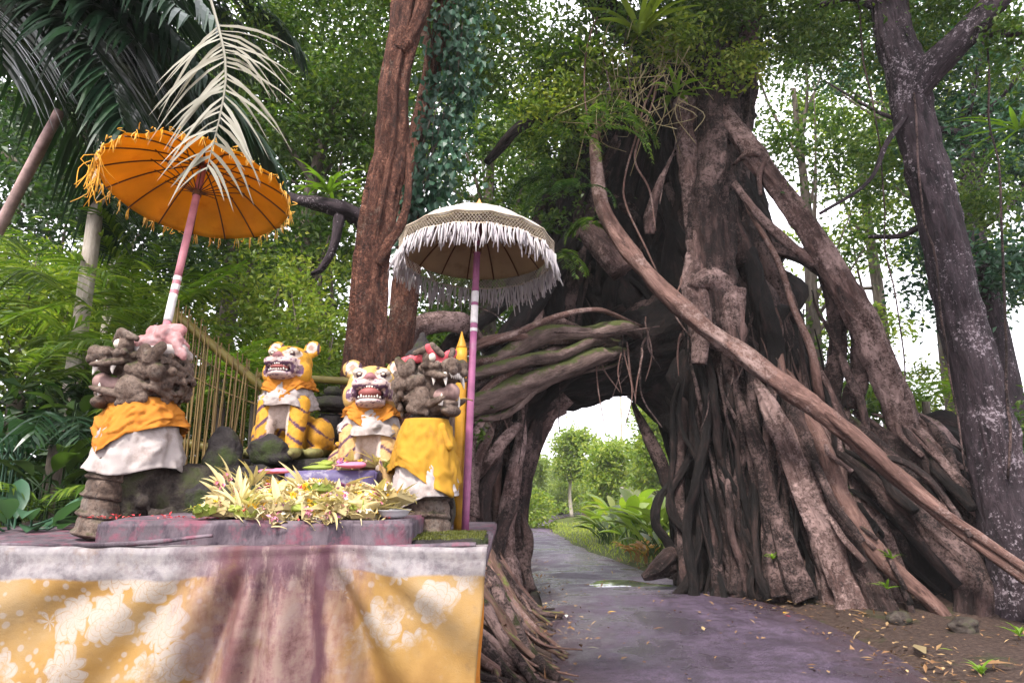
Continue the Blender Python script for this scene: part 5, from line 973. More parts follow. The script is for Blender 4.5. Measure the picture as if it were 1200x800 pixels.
    for s_ in (-1, 1):
        part('eye', [('e', (s_ * .125, -.135, 1.035), .03)], M['enamel_eye'], .006, 1, 0, hd)
        g = Geo(); cone(g, (s_ * .10, -.23, .935), np.array((s_ * .11, -.255, .86)), .02); cone(g, (s_ * .10, -.20, .755), np.array((s_ * .105, -.215, .82)), .02); cone(g, (s_ * .12, -.15, .92), np.array((s_ * .12, -.15, .87)), .016)
        me = g.mesh('fang'); me.transform(H); obj('fang', me, M['fang'], hd)
    g = Geo()
    for q in np.linspace(-.065, .065, 7): cone(g, (q, -.262, .945), np.array((q, -.27, .908)), .013)
    me = g.mesh('teeth'); me.transform(H); obj('teeth', me, M['fang'], hd)
    if style == 'left':
        ring_cloth([(.75, .15, .15), (.69, .19, .195), (.62, .222, .23), (.565, .238, .246)], lambda th: -.10 * np.clip(1 - dang(th, FRONT + .5) / .7, 0, 1) + .03 * np.sin(th * 2), M['orange_cloth'], 'scarf', t, (0, .01), 3, 6, .016)
        ring_cloth([(.64, .17, .18), (.55, .212, .222), (.45, .23, .24), (.35, .25, .262)], lambda th: .02 * np.sin(th * 3), M['white_cloth'], 'white_wrap', t, (0, .01), 5, 8, .012)
        part('head_cloth', [('e', (0, .07, 1.055), (.15, .17, .065)), ('k', (-.1, 0, 1.07), (.1, .1, 1.1), .05, .06), ('e', (.0, .1, 1.13), (.1, .11, .05), (.3, .4, 0)), ('e', (.05, .05, 1.11), (.09, .06, .05), (0, .5, .7)), ('k', (.12, .16, 1.08), (.16, .22, .98), .045, .03)], M['pink_cloth'], .009, 3, .01)
        part('head_cloth_band', [('k', (-.14, .0, 1.0), (-.02, -.09, 1.035), .03, .03), ('k', (-.02, -.09, 1.035), (.14, .0, 1.0), .03, .03), ('k', (.14, .0, 1.0), (.13, .2, 1.02), .035, .04), ('k', (-.14, 0, 1.0), (-.13, .2, 1.02), .035, .04), ('k', (-.13, .2, 1.02), (.13, .2, 1.02), .04, .04)], M['white_cloth'], .009, 3, .006)
    else:
        ring_cloth([(.68, .16, .17), (.58, .20, .22), (.45, .235, .285), (.36, .25, .31)], lambda th: -.13 * np.clip(1 - dang(th, FRONT + .75) / 1.3, 0, 1) + .05 * np.clip(1 - dang(th, FRONT - .9) / 1.0, 0, 1), M['yellow_cloth'], 'sash', t, (0, -.02), 13, 5, .012)
        ring_cloth([(.5, .18, .20), (.4, .21, .26), (.3, .235, .30), (.24, .245, .315)], lambda th: -.08 * np.clip(1 - dang(th, FRONT - .9) / .9, 0, 1), M['white_cloth'], 'white_wrap', t, (0, -.02), 15, 7, .012)
        me, V = remesh([('k', (.17 * math.cos(a), .17 * math.sin(a), .63 + .012 * math.sin(3 * a)), (.17 * math.cos(a + .5), .17 * math.sin(a + .5), .63), .02, .02) for a in np.arange(0, 6.3, .5)] + [('e', (.1, -.17, .62), .04), ('k', (.1, -.18, .62), (.16, -.2, .52), .025, .03), ('k', (.1, -.18, .62), (.06, -.2, .53), .025, .02)], .01, 3, .006); obj('knot', me, M['yellow_cloth'], t)
        part('headband', [('k', (.15 * math.cos(a), .04 + .17 * math.sin(a), 1.03), (.15 * math.cos(a + .45), .04 + .17 * math.sin(a + .45), 1.03), .028, .028) for a in np.arange(0, 6.3, .45)] + [('e', (-.1, -.12, 1.06), (.09, .03, .04), (0, .5, 0)), ('e', (.09, -.13, 1.07), (.1, .03, .04), (0, -.5, 0)), ('k', (0, -.14, 1.05), (-.06, -.15, .96), .03, .02)], M['red_cloth'], .009, 2, .006)
        part('crown_knob', [('e', (0, .06, 1.06), (.13, .14, .06)), ('k', (0, .06, 1.08), (0, .06, 1.2), .085, .025)], M['stone_dark'], .01, 3, .004)
    return t
t_ = NT('pinkish carved stone'); o_ = t_.obj(); a_ = t_.noise(o_, 12, 5, .6); t_.bump(a_, .7, .006); M['pink_stone'] = t_.fin(t_.ramp(a_, (.35, (.14, .085, .075)), (.6, (.27, .17, .155))), .8)
guardian('stone guardian with open fanged snout, orange scarf over white wrap and pink head cloth', (-2.07, 3.72, AT), R(-58), R(-14), (.92, .92, 1.0), 'left')
guardian('stone guardian in yellow sash with red headband beside the white parasol pole', (-.475, 3.72, AT), R(8), R(50), (.76, .76, .93), 'right')

def tiger(label, loc, rz, sc, hy, seed, pale):
    t = thing('tiger_statue', label, 'statue', loc, 'seated tiger statues', rz); t.scale = (sc,) * 3
    pr = [('e', (0, .15, .16), (.19, .2, .17)), ('e', (0, -.01, .37), (.145, .135, .23)), ('e', (0, -.02, .52), (.125, .12, .1))]
    for s_ in (-1, 1): pr += [('k', (s_ * .1, -.1, .36), (s_ * .105, -.17, .05), .075, .055), ('e', (s_ * .105, -.22, .035), (.07, .09, .042)), ('e', (s_ * .19, .1, .15), (.085, .16, .14)), ('e', (s_ * .21, -.07, .04), (.06, .1, .042))] + [('e', (s_ * .105 + q * .033, -.29, .03), .024) for q in (-1, 0, 1)]
    pr += [('k', (.12, .3, .08), (.3, .2, .06), .045, .035), ('k', (.3, .2, .06), (.33, .05, .1), .035, .025)]
    me, V = remesh(pr, .011, 4, .003, seed)
    OC, DK, WH = np.array((.48, .24, .02)), np.array((.05, .025, .04)), np.array((.48, .38, .33))
    C = np.tile(OC, (len(V), 1)) * (1 + .15 * vn(V * 9, 2))[:, None]
    if pale: C = C * .5 + np.array((.40, .30, .2)) * .5
    st = np.sin(V[:, 2] * 62 + np.abs(V[:, 0]) * 48 + 2.2 * vn(V * 5, seed)) - .5 * np.abs(vn(V * 7 + 9, 3)); C[st > .66] = np.array((.075, .03, .055))
    ch = (V[:, 1] < -.1) & (np.abs(V[:, 0]) < .07) & (V[:, 2] > .15); C[ch] = WH; C[V[:, 2] < .07] = np.array((.16, .15, .05))
    paint(me, C); obj('body', me, M['tiger'], t)
    Hm = Matrix.Translation((0, -.02, .6)) @ Matrix.Rotation(hy, 4, 'Z') @ Matrix.Rotation(R(-6), 4, 'X') @ Matrix.Translation((0, .02, -.6))
    pr = [('e', (0, -.04, .64), (.15, .14, .125)), ('e', (0, -.16, .625), (.10, .085, .05)), ('e', (0, -.15, .535 - (.018 if pale else 0)), (.085, .09, .03)), ('e', (0, -.12, .58), (.085, .06, .06)), ('e', (0, -.235, .65), (.036, .024, .022)), ('k', (0, -.14, .70), (0, -.21, .66), .04, .032)]
    for s_ in (-1, 1): pr += [('e', (s_ * .05, -.2, .615), (.055, .05, .036)), ('e', (s_ * .115, -.07, .57), (.055, .07, .08)), ('e', (s_ * .13, .0, .755), (.062, .026, .062)), ('e', (s_ * .07, -.15, .70), (.045, .035, .03)), ('e', (s_ * .088, -.155, .575), (.02, .05, .035))]
    me, V = remesh(pr, .0085, 2, .002, seed)
    C = np.tile(OC if not pale else np.array((.42, .27, .09)), (len(V), 1)) * (1 + .12 * vn(V * 12, 2))[:, None]
    muz = (V[:, 1] < -.13) & (V[:, 2] < .645); C[muz] = np.array((.48, .36, .34)); lips = muz & (np.abs(V[:, 2] - .575) < .03) & (vn(V * 60, 4) > -.5); C[lips] = np.array((.10, .05, .09))
    wh = muz & (vn(V * 85, 6) > .45); C[wh] = np.array((.12, .06, .12))
    sp = np.sin(V[:, 0] * 75 + 3 * vn(V * 8, 3)) * (V[:, 2] > .71); C[sp > .8] = DK
    ring = np.hypot(np.abs(V[:, 0]) - .068, (V[:, 2] - .68) * 1.2); f_ = (V[:, 1] < -.1); C[f_ & (ring < .045)] = np.array((.5, .42, .36)); C[f_ & (ring < .020)] = DK
    er = (np.hypot(np.abs(V[:, 0]) - .13, V[:, 2] - .76) < .04) & (V[:, 1] < 0); C[er] = np.array((.46, .38, .34)); C[(np.hypot(np.abs(V[:, 0]) - .13, V[:, 2] - .76) < .02) & (V[:, 1] < 0)] = np.array((.3, .2, .16))
    C[(V[:, 1] < -.232) & (V[:, 2] > .635)] = np.array((.22, .09, .10))
    paint(me, C); me.transform(Hm); hd = obj('head', me, M['tiger'], t)
    me, V = remesh([('e', (0, -.19, .575 - (.008 if pale else 0)), (.068, .056, .036 if pale else .02))], .008, 2); me.transform(Hm); obj('mouth', me, M['mouth'], hd)
    for row, z_, dz in (('upper', .597, -.011), ('lower', .555 - (.018 if pale else 0), .010)):
        g = Geo()
        for q in np.linspace(-.06, .06, 9): big = 2.0 if abs(abs(q) - .045) < .008 else .8; cone(g, (q, -.228 + q * q * 6, z_), np.array((q, -.233 + q * q * 6, z_ + dz * big)), .007)
        me = g.mesh('teeth'); me.transform(Hm); obj('teeth', me, M['fang'], hd)
    for s_ in (-1, 1):
        me, V = remesh([('e', (s_ * .068, -.178, .683), (.012, .010, .010))], .004, 1); me.transform(Hm); obj('eye', me, M['enamel_eye'], hd)
    ring_cloth([(.575, .115, .115), (.535, .14, .14), (.495, .16, .165), (.465, .168, .178)], lambda th: -.10 * np.clip(1 - dang(th, FRONT) / .8, 0, 1), M['orange_cloth'], 'scarf', t, (0, -.02), seed, 5, .012)
    ring_cloth([(.51, .12, .125), (.45, .15, .158), (.40, .168, .185), (.345, .178, .205)], lambda th: .012 * np.sin(th * 4) - .02 * np.cos(th), M['white_cloth'], 'bib', t, (0, -.02), seed + 2, 6, .01)
    return t
tiger('taller striped tiger statue in orange scarf and white bib, back by the bamboo fence', (P(338, 500, 4.3)[0], 4.3, AT + .43), R(-3), .95, R(-4), 21, False)
tiger('pale faced tiger statue with round ears and open mouth behind the offerings', (P(436, 500, 4.12)[0], 4.12, AT + .2), R(6), 1.04, 0, 31, True)
# dark carved stones between the statues
for i, (px, py, Y, r_, lab) in enumerate([(262, 540, 3.95, (.11, .1, .2), 'tall dark mossy stone behind the offerings'), (236, 588, 3.7, (.085, .08, .10), 'small round dark stone beside the left guardian'), (314, 528, 4.02, (.125, .1, .09), 'round dark stone at the upright tiger feet'), (300, 570, 3.95, (.16, .1, .13), 'dark stone block half hidden by the offerings'), (205, 600, 3.85, (.12, .1, .1), 'low mossy stone against the left guardian')]):
    c = P(px, py, Y); me, V = remesh([('e', (0, 0, 0), r_), ('e', (r_[0] * .3, 0, -r_[2] * .5), (r_[0] * .9, r_[1], r_[2] * .5)), ('e', (-r_[0] * .3, -.02, r_[2] * .3), (r_[0] * .6, r_[1] * .8, r_[2] * .5))], .012, 3, .014, i, 12); tag(obj('carved_stone', me, M['stone_dark'], loc=c), lab, 'stone', 'dark stones on the shrine')
ln = thing('stone_lantern', 'small dark stacked stone lantern between the two tigers', 'lantern', (P(388, 500, 4.75)[0], 4.75, AT + .43))
x_ = P(388, 500, 4.75)[0]
for nm, dz, s3 in (('base', .07, (.26, .24, .14)), ('shaft', .24, (.16, .15, .2)), ('cap', .40, (.26, .24, .1)), ('finial', .49, (.11, .11, .09))):
    stone_block(nm, (x_, 4.75, AT + .43 + dz), s3, M['stone_dark'], ln, .02, .012, 3, 7)

# ------------------------------------------------------------------ parasols
def parasol(name, label, base, axis, H, Rr, rise, cm, lm, poles, fringe, seed, nrib=16, spin=0.):
    t = thing(name, label, 'parasol', base); z = Vector(axis).normalized(); t.rotation_mode = 'QUATERNION'; t.rotation_quaternion = z.to_track_quat('Z', 'Y'); rng = np.random.default_rng(seed)
    for i, (z0, z1, r_, m_) in enumerate(poles):
        g = Geo(); tube(g, [(0, 0, z0), (0, 0, (z0 + z1) / 2), (0, 0, z1)], r_, seg=14, n=10, lump=.03, seed=i); obj('pole' if r_ < .0185 or True else 'band', g.mesh('pole'), M[m_], t)
    zr = H - rise; th = np.linspace(0, 2 * np.pi, nrib * 6, endpoint=False) + spin; rho = np.linspace(.03, 1, 18)
    Tm, Rm = np.meshgrid(th, rho); pan = np.abs(np.sin((Tm - spin) * nrib / 2)); sag_ = .022 * pan * Rm ** 2 * Rr
    rr_ = Rr * Rm * (1 - .028 * pan * Rm ** 3)
    zt = zr + rise * (1 - Rm ** 1.9) - sag_ + .006 * vn(np.stack([np.cos(Tm) * Rm * 6, np.sin(Tm) * Rm * 6, Rm], -1), seed)
    for nm, dz, m_ in (('canopy', .0, cm), ('lining', -.012, lm))[:2 if cm != lm else 1]:
        g = Geo(); grid(g, np.stack([np.cos(Tm) * rr_ * (1 if nm == 'canopy' else .99), np.sin(Tm) * rr_ * (1 if nm == 'canopy' else .99), zt + dz], -1), closed=True); o = obj(nm, g, M[m_], t); o.modifiers.new('t', 'SOLIDIFY').thickness = .003
    for i in range(nrib):
        a = 2 * np.pi * i / nrib + spin; u = np.linspace(.04, .99, 8); g = Geo(); tube(g, np.c_[np.cos(a) * Rr * u, np.sin(a) * Rr * u, zr + rise * (1 - u ** 1.9) - .022], .0055, seg=5, n=12); obj('rib', g, M['rib'], t)
        u = np.array((.03, .52)); g = Geo(); tube(g, [(0, 0, zr - .02), (np.cos(a) * Rr * .26, np.sin(a) * Rr * .26, zr + rise * .32), (np.cos(a) * Rr * .52, np.sin(a) * Rr * .52, zr + rise * .68)], .004, seg=4, n=6)
        if fringe != 'white': obj('strut', g, M['rib'], t)
    g = Geo(); tube(g, [(0, 0, zr - .04), (0, 0, zr)], .03, seg=12, n=6); obj('hub', g, M['rib'], t)
    g = Geo(); tube(g, [(0, 0, H - .02), (0, 0, H + .02), (0, 0, H + .04), (0, 0, H + .065), (0, 0, H + .085), (0, 0, H + .11)], [.028, .02, .034, .03, .014, .004], seg=14, n=26); obj('finial', g, M['gold'], t)
    edge = lambda a: Rr * (1 - .028 * np.abs(np.sin((a - spin) * nrib / 2)))
    dn = np.array(t.rotation_quaternion.inverted() @ Vector((0, 0, -1)))      # true down in the parasol's own frame
    if fringe == 'white':
        g = Geo(); nth = 150; drop = .085                        # diagonal netting
        for s_ in (-1, 1):
            for i in range(nth):
                a0 = 2 * np.pi * i / nth; a = a0 + s_ * np.linspace(0, .13, 4); r1 = (edge(a) + .004 + .006 * rng.normal() * .3); zz_ = zr - .005 - np.linspace(0, drop, 4); Q = np.c_[np.cos(a) * r1, np.sin(a) * r1, zz_]
                d = np.array((0, 0, .0022)); e = np.c_[np.cos(a), np.sin(a), 0 * a] * .0016
                V = np.stack([Q - d, Q + e, Q + d, Q - e], 1); grid(g, V, closed=True)
        o = obj('lattice_trim', g, M['lace'], t); o['kind'] = 'stuff'
        for zz_ in (zr - .002, zr - drop - .002):
            a = np.linspace(0, 2 * np.pi, 97); g = Geo(); tube(g, np.c_[np.cos(a) * (edge(a) + .004), np.sin(a) * (edge(a) + .004), a * 0 + zz_], .005, seg=6, n=200); obj('trim_cord', g, M['lace'], t)
        g = Geo(); top = zr - drop; L0, nt_ = .13, 160
    else: g = Geo(); top = zr - .004; L0, nt_ = .07, 40
    for i in range(nt_):                                         # yarn tassels
        a = 2 * np.pi * (i + rng.uniform(-.3, .3)) / nt_
        p = np.array((np.cos(a) * (edge(a) + .004), np.sin(a) * (edge(a) + .004), top)); out = np.array((np.cos(a), np.sin(a), 0))
        for k in range(3 if fringe == 'white' else 4):
            L_ = L0 * rng.uniform(.75, 1.2) * (1 + .35 * np.sin(a * 5 + seed) * .4); d = dn + out * (.16 if fringe == 'white' else .1) + rng.normal(size=3) * .13
            b = p + rng.normal(size=3) * .004; w_ = .0068 if fringe == 'white' else .003
            tube(g, [b, b + d * L_ * .5 + rng.normal(size=3) * .006, b + d * L_], [w_ * .7, w_, w_ * .6], seg=4, n=4)
    o = obj('fringe', g.mesh('fringe'), M['fringe' if fringe == 'white' else 'fringe_gold'], t); o['kind'] = 'stuff'
    if fringe == 'gold':                                         # frayed loops of yarn on the rim
        g = Geo()
        for i in range(60):
            a = rng.uniform(0, 2 * np.pi); p = np.array((np.cos(a) * Rr, np.sin(a) * Rr, zr)) + rng.normal(size=3) * .01; q = p + rng.normal(size=3) * .02 + dn * .01; tube(g, [p, (p + q) / 2 + rng.normal(size=3) * .02, q], .0028, seg=4, n=5)
        for a_, L_ in ((.35, .24), (.5, .2), (.62, .22), (.78, .16)):   # long strands at the low tip
            for k in range(6): p = np.array((np.cos(a_) * Rr, np.sin(a_) * Rr, zr)) + rng.normal(size=3) * .02; tube(g, [p, p + dn * L_ * .5 + rng.normal(size=3) * .03, p + dn * L_ + rng.normal(size=3) * .04], .003, seg=4, n=6)
        o = obj('frayed_yarn', g.mesh('fray'), M['fringe_gold'], t); o['kind'] = 'stuff'
    return t
b_ = P(545, 622, 4.08); b_[2] = AT + .01; top_ = P(561, 250, 4.32); ax = top_ - b_; H_ = float(np.linalg.norm(ax))
k_ = H_ / 376
parasol('white_parasol', 'white ceremonial parasol with netted trim and long white fringe on a purple pole', b_, ax, H_, .52, .26, 'canopy_white', 'canopy_lining',
        [(0, 222 * k_, .023, 'purple_pole'), (222 * k_, 226 * k_, .0245, 'white_pole'), (226 * k_, 232 * k_, .0235, 'purple_pole'), (232 * k_, 254 * k_, .0245, 'white_pole'), (254 * k_, 258 * k_, .0235, 'purple_pole'), (258 * k_, 272 * k_, .0245, 'white_pole'), (272 * k_, H_ - .02, .023, 'purple_pole')], 'white', 5)
tp = P(236, 206, 4.34); bt = P(197, 374, 4.12); ax = nrm(tp - bt); L_ = (bt[2] - AT) / ax[2]; b_ = bt - ax * L_; b_[2] = AT + .005; hub = float(np.linalg.norm(tp - b_)); H_ = hub + .10
parasol('orange_parasol', 'tilted orange ceremonial parasol with gold tassels on a banded pink pole', b_, ax, H_, .62, .23, 'canopy_orange', 'canopy_orange',
        [(0, L_ - .02, .024, 'pink_pole'), (L_ - .02, L_ + .17, .0255, 'white_pole'), (L_ + .17, L_ + .2, .025, 'pink_pole'), (L_ + .2, L_ + .24, .0255, 'white_pole'), (L_ + .24, L_ + .27, .025, 'pink_pole'), (L_ + .27, L_ + .3, .0255, 'white_pole'), (L_ + .3, H_ - .02, .024, 'pink_pole')], 'gold', 9, nrib=16, spin=.12)
g = Geo(); q0 = P(538, 622, 4.18); q0[2] = AT; q1 = P(541, 408, 4.18)
yp = thing('yellow_pole', 'tall yellow painted pole with pointed tip next to the purple parasol pole', 'pole', q0); tube(g, [q0, (q0 + q1) / 2, q1], .036, seg=12, n=20, lump=.03); obj('shaft', g.mesh('shaft'), M['gold_pole'], yp, world=True)
g = Geo(); tube(g, [q1, q1 + (0, 0, .05), q1 + (0, 0, .11)], [.036, .02, .003], seg=10, n=8); obj('tip', g, M['gold_pole'], yp, world=True)
g = Geo(); tube(g, [P(545, 470, 4.1) + (-.05, -.03, 0), P(545, 470, 4.1) + (.0, -.05, .01), P(545, 470, 4.1) + (.05, -.03, .0)], .005, seg=5, n=8); obj('binding', g, M['bamboo_dry'], yp, world=True)
# pale pole leaning in at the left edge
g = Geo(); q0 = P(-60, 380, 6.6); q1 = P(70, 130, 6.6); d_ = q1 - q0; lp = thing('leaning_pole', 'pinkish weathered pole leaning under the dark palm fronds', 'pole', (q0 - d_ * 1.7)); 
f_ = (q0[2] - float(gz(q0[0], q0[1]))) / d_[2]; lp.location = q0 - d_ * f_; tube(g, [q0 - d_ * f_, q0, q1], .055, seg=14, n=60, lump=.12); obj('shaft', g.mesh('shaft', tc=True), M['old_pole'], lp, world=True)
# ------------------------------------------------------------------ bamboo fence behind the shrine
fn = thing('bamboo_fence', 'slanting bamboo rail with a screen of thin dry rods behind the shrine', 'fence', (P(255, 520, 5.0)[0], 5.0, 0))
def bamboo(g, a, b, r, nodes=.3):
    a, b = np.array(a), np.array(b); L_ = np.linalg.norm(b - a); k = max(2, int(L_ / nodes)); tt, rr_ = [], []
    for i in range(k + 1):
        for d, f in ((-.012, 1), (0, 1.16), (.012, 1)): tt.append(np.clip(i / k + d / L_ * 1.0, 0, 1)); rr_.append(r * f)
    tt = np.array(tt); I = np.argsort(tt); tube(g, a + (b - a) * tt[I][:, None] + 1e-4 * np.arange(len(tt))[:, None] * nrm(b - a), np.array(rr_)[I], seg=9, n=len(tt) * 3)
def rail(name, a, b, r, m_='bamboo'): g = Geo(); bamboo(g, a, b, r); obj(name, g.mesh(name), M[m_], fn, world=True)
ra, rb = P(203, 366, 4.75), P(312, 458, 4.95); rail('rail', ra, rb, .035); rail('rail', P(300, 440, 5.1), P(500, 452, 5.3), .03); rail('rail', P(200, 516, 4.9), P(330, 540, 4.9), .035); rail('post', (ra[0], 4.74, 0), ra + (0, 0, .03), .045); rail('post', (rb[0], 4.95, 0), rb + (0, 0, .04), .04); rail('post', (P(500, 452, 5.3)[0], 5.32, 0), P(500, 440, 5.32), .035)
rng = np.random.default_rng(6)
for i in range(34):
    u = i / 33; c = ra * (1 - u) + rb * u + np.array((rng.normal() * .012, .04 if i % 2 else -.04, 0)); g = Geo(); tube(g, [(c[0] + rng.normal() * .05, c[1], .6), (c[0] + rng.normal() * .02, c[1], 1.5), (c[0], c[1], c[2] + rng.uniform(.03, .14))], [.007, .0075, .005], seg=5, n=9, lump=.1, seed=i); obj('rod', g, M['bamboo_dry'], fn, world=True)
for i in range(2):
    u = .25 + i * .17; g = Geo(); a_ = P(206, 400 + i * 30, 4.82); b2 = P(312 if i < 2 else 308, 462 + i * 16, 4.95); tube(g, [a_, (a_ + b2) / 2 + (0, -.02, -.02), b2], .006, seg=5, n=10); obj('lath', g, M['bamboo_dry'], fn, world=True)
# ------------------------------------------------------------------ offerings
def petals_geo(c, n, r, L, rng):
    g = Geo(); p = np.array(c) + rng.normal(size=(n, 3)) * np.array((r, r, r * .35)); leaves(g, p, L, L * .7, rng, droop=-.4, up=1.0, fold=.15); return g
def tray(label, kind, leafmat, flowers, seed):
    t = thing('offering_tray', label, 'offering', (0, 0, 0), 'heaped offerings'); rng = np.random.default_rng(seed); s = .05
    g = Geo(); boxgeo(g, (0, 0, .004), (2 * s, 2 * s, .006))
    for i in range(3): boxgeo(g, (0, -s + (i + .5) * 2 * s / 3, .009), (2 * s * .98, 2 * s / 3.4, .003), .04 * (i - 1))
    obj('base', g.mesh('base', smooth=False), M[leafmat], t); g = Geo()
    for k in range(4):
        a = k * math.pi / 2; e = np.array((math.cos(a), math.sin(a), 0)); f = np.array((-e[1], e[0], 0)); u = np.linspace(-1, 1, 7)
        V = np.stack([e * s + f * s * u[:, None], e * (s + .006) + f * s * u[:, None] + np.array((0, 0, .018)), e * (s + .014) + f * s * 1.05 * u[:, None] + np.c_[u * 0, u * 0, .03 + .008 * np.cos(u * 9)]], 0); grid(g, V)
    o = obj('rim', g.mesh('rim', smooth=False), M[leafmat], t); o.modifiers.new('t', 'SOLIDIFY').thickness = .0015
    for i, fm in enumerate(flowers):
        a = i * 2 * math.pi / len(flowers) + rng.uniform(0, .6); obj('flower', petals_geo((math.cos(a) * .032, math.sin(a) * .032, .024), 16, .012, .024, rng).mesh('flower', smooth=False), M[fm], t)
    g = Geo()
    for i in range(6): q = rng.normal(size=3) * np.array((.03, .03, 0)) + (0, 0, .02); a = rng.uniform(0, 6.28); strap(g, arc(q, a, .5, -.5, .07, 4), [.004, .008, .007, .006, .002], n=5)
    obj('leaf_shreds', g.mesh('shreds', smooth=False), M['palmleaf'], t)
    return t
def spray(label, n, L, w_, mat, seed, spread=1.2, flower=None):
    t = thing('leaf_spray', label, 'offering', (0, 0, 0), 'heaped offerings'); rng = np.random.default_rng(seed)
    for i in range(n):
        g = Geo(); strap(g, arc((0, 0, .005 + .004 * i), rng.uniform(-spread, spread), rng.uniform(.0, .9), rng.uniform(-.5, .5), L * rng.uniform(.6, 1.15), 5), [w_ * .6, w_, w_, w_ * .8, w_ * .5, .001], n=6, fold=.2); o = obj('leaf_strip', g.mesh('strip', smooth=False), M[mat], t)
    if flower: obj('flower', petals_geo((.02, 0, .02), 20, .014, .03, rng).mesh('flower', smooth=False), M[flower], t)
    return t
def packet(label, mat, seed):
    t = thing('leaf_packet', label, 'offering', (0, 0, 0), 'heaped offerings'); rng = np.random.default_rng(seed)
    me, V = remesh([('e', (0, 0, .02), (.06, .03, .02)), ('e', (.035, 0, .02), (.04, .036, .016))], .008, 2, .004, seed); obj('roll', me, M[mat], t)
    g = Geo()
    for i in range(5): strap(g, arc((-.05, rng.normal() * .01, .02), 3.14 + rng.normal() * .5, .6, -.3, .07, 4), [.008, .012, .012, .008, .002], n=5)
    obj('leaf_ends', g.mesh('ends', smooth=False), M[mat], t); g = Geo(); a = np.linspace(0, 6.28, 13); tube(g, np.c_[a * 0, np.cos(a) * .031, .02 + np.sin(a) * .021], .003, seg=5, n=26); obj('tie', g, M['palmleaf_green'], t); return t
def bloom(label, mat, seed, r=.03):
    t = thing('flower_head', label, 'flower', (0, 0, 0), 'loose flower heads'); rng = np.random.default_rng(seed); g = Geo()
    for k, (n, rr, e) in enumerate(((10, r, .2), (9, r * .8, .6), (7, r * .5, 1.1))):
        for i in range(n): a = i * 2 * math.pi / n + k * .3; strap(g, arc((0, 0, .006 + .003 * k), a, e, e - .4, rr, 3), [rr * .3, rr * .6, rr * .55, rr * .15], n=4, fold=.1)
    obj('petals', g.mesh('petals', smooth=False), M[mat], t); me, V = remesh([('e', (0, 0, .012), (r * .3, r * .3, .008))], .004, 1); obj('heart', me, M['p_yellow'], t); return t
protos = [tray('square leaf tray with yellow and pink petals in the heap of offerings', 0, 'palmleaf', ('p_yellow', 'p_pink', 'p_white', 'p_yellow'), 1), tray('square leaf tray with purple petals in the heap of offerings', 0, 'palmleaf', ('p_purple', 'p_white', 'p_yellow', 'p_pink'), 2),
          tray('green leaf tray with red petals in the heap of offerings', 0, 'palmleaf_green', ('p_red', 'p_yellow', 'p_white'), 3), spray('fan of pale young palm strips in the heap of offerings', 7, .17, .02, 'palmleaf', 4), spray('broad folded palm leaf spray with flower in the heap of offerings', 5, .14, .034, 'palmleaf', 5, .7, 'p_pink'),
          packet('tied pale leaf packet in the heap of offerings', 'palmleaf', 6), packet('tied green leaf packet in the heap of offerings', 'palmleaf_green', 7), bloom('loose yellow flower on the heap of offerings', 'p_yellow', 8), bloom('loose purple flower on the heap of offerings', 'p_purple', 9), bloom('loose red flower on the heap of offerings', 'p_red', 10, .035), bloom('loose white flower on the heap of offerings', 'p_white', 11), bloom('loose pink flower on the heap of offerings', 'p_pink', 12)]
rng = np.random.default_rng(44); LT = AT + .133
wts = np.array([.17, .13, .05, .05, .09, .24, .05, .06, .05, .03, .05, .04]); wts /= wts.sum(); used = [0] * len(protos)
xa, xb = P(262, 600, 3.3)[0], P(445, 600, 3.2)[0]
def place(k, loc, rot):
    o = protos[k] if not used[k] else copy_tree(protos[k]); used[k] = 1; o.location = loc; o.rotation_euler = rot; return o
for i in range(225):
    k = i % len(protos) if i < len(protos) else int(rng.choice(len(protos), p=wts))
    u = rng.uniform(); v = rng.uniform(); x = xa + (xb - xa) * u; y = 3.12 + .56 * v
    ph = (.045 + .10 * v) * (1 - .35 * abs(u - .3)) * sst(0, .12, u) * sst(1.03, .9, u)
    lay = 1.0 if k >= 7 else rng.uniform(.25, 1)
    if i % 3 == 0 and k < 7: y = 3.09 + .05 * rng.uniform(); ph = .02
    place(k, (x, y, LT + .012 + ph * lay), (rng.normal() * .38 - .25 * v, rng.normal() * .38, rng.uniform(0, 6.28)))
for i in range(9):                                                # strips sticking out at the left end of the heap
    o = copy_tree(protos[3 if i % 2 else 4]); o.location = (xa + .02 + .03 * rng.uniform(), 3.2 + .35 * rng.uniform(), LT + .03 + .016 * i); o.rotation_euler = (rng.normal() * .3, -.35 + rng.normal() * .2, math.pi + rng.normal() * .5)
for i, (px, dy) in enumerate([(412, 0), (425, .05), (440, 0), (452, .06), (466, 0), (400, .06), (382, .02), (455, .12)]):   # on the painted pedestal
    k = [4, 0, 3, 5, 2, 1, 6, 8][i]; o = copy_tree(protos[k]); o.location = (P(px, 545, 3.85)[0], 3.82 + dy, AT + .375); o.rotation_euler = (rng.normal() * .2, rng.normal() * .2, rng.uniform(0, 6.28))
    o['label'] = ['palm spray with pink flower on the purple pedestal', 'leaf tray with yellow petals on the purple pedestal', 'pale palm strips on the purple pedestal', 'pale leaf packet on the purple pedestal', 'green tray with red petals on the purple pedestal', 'leaf tray with purple petals on the purple pedestal', 'green leaf packet on the purple pedestal', 'purple flower on the purple pedestal'][i]
    o['group'] = 'offerings on the pedestal'
def lathe(prof, n=36):
    p = np.array(prof); th = np.linspace(0, 2 * np.pi, n, endpoint=False); V = np.stack([np.cos(th)[None] * p[:, :1], np.sin(th)[None] * p[:, :1], np.repeat(p[:, 1:], n, 1)], -1); g = Geo(); grid(g, V, closed=True); return g
c = P(460, 604, 3.17); c[2] = LT + .006; bw = thing('enamel_bowl', 'shallow white enamel bowl at the right end of the offerings', 'bowl', c)
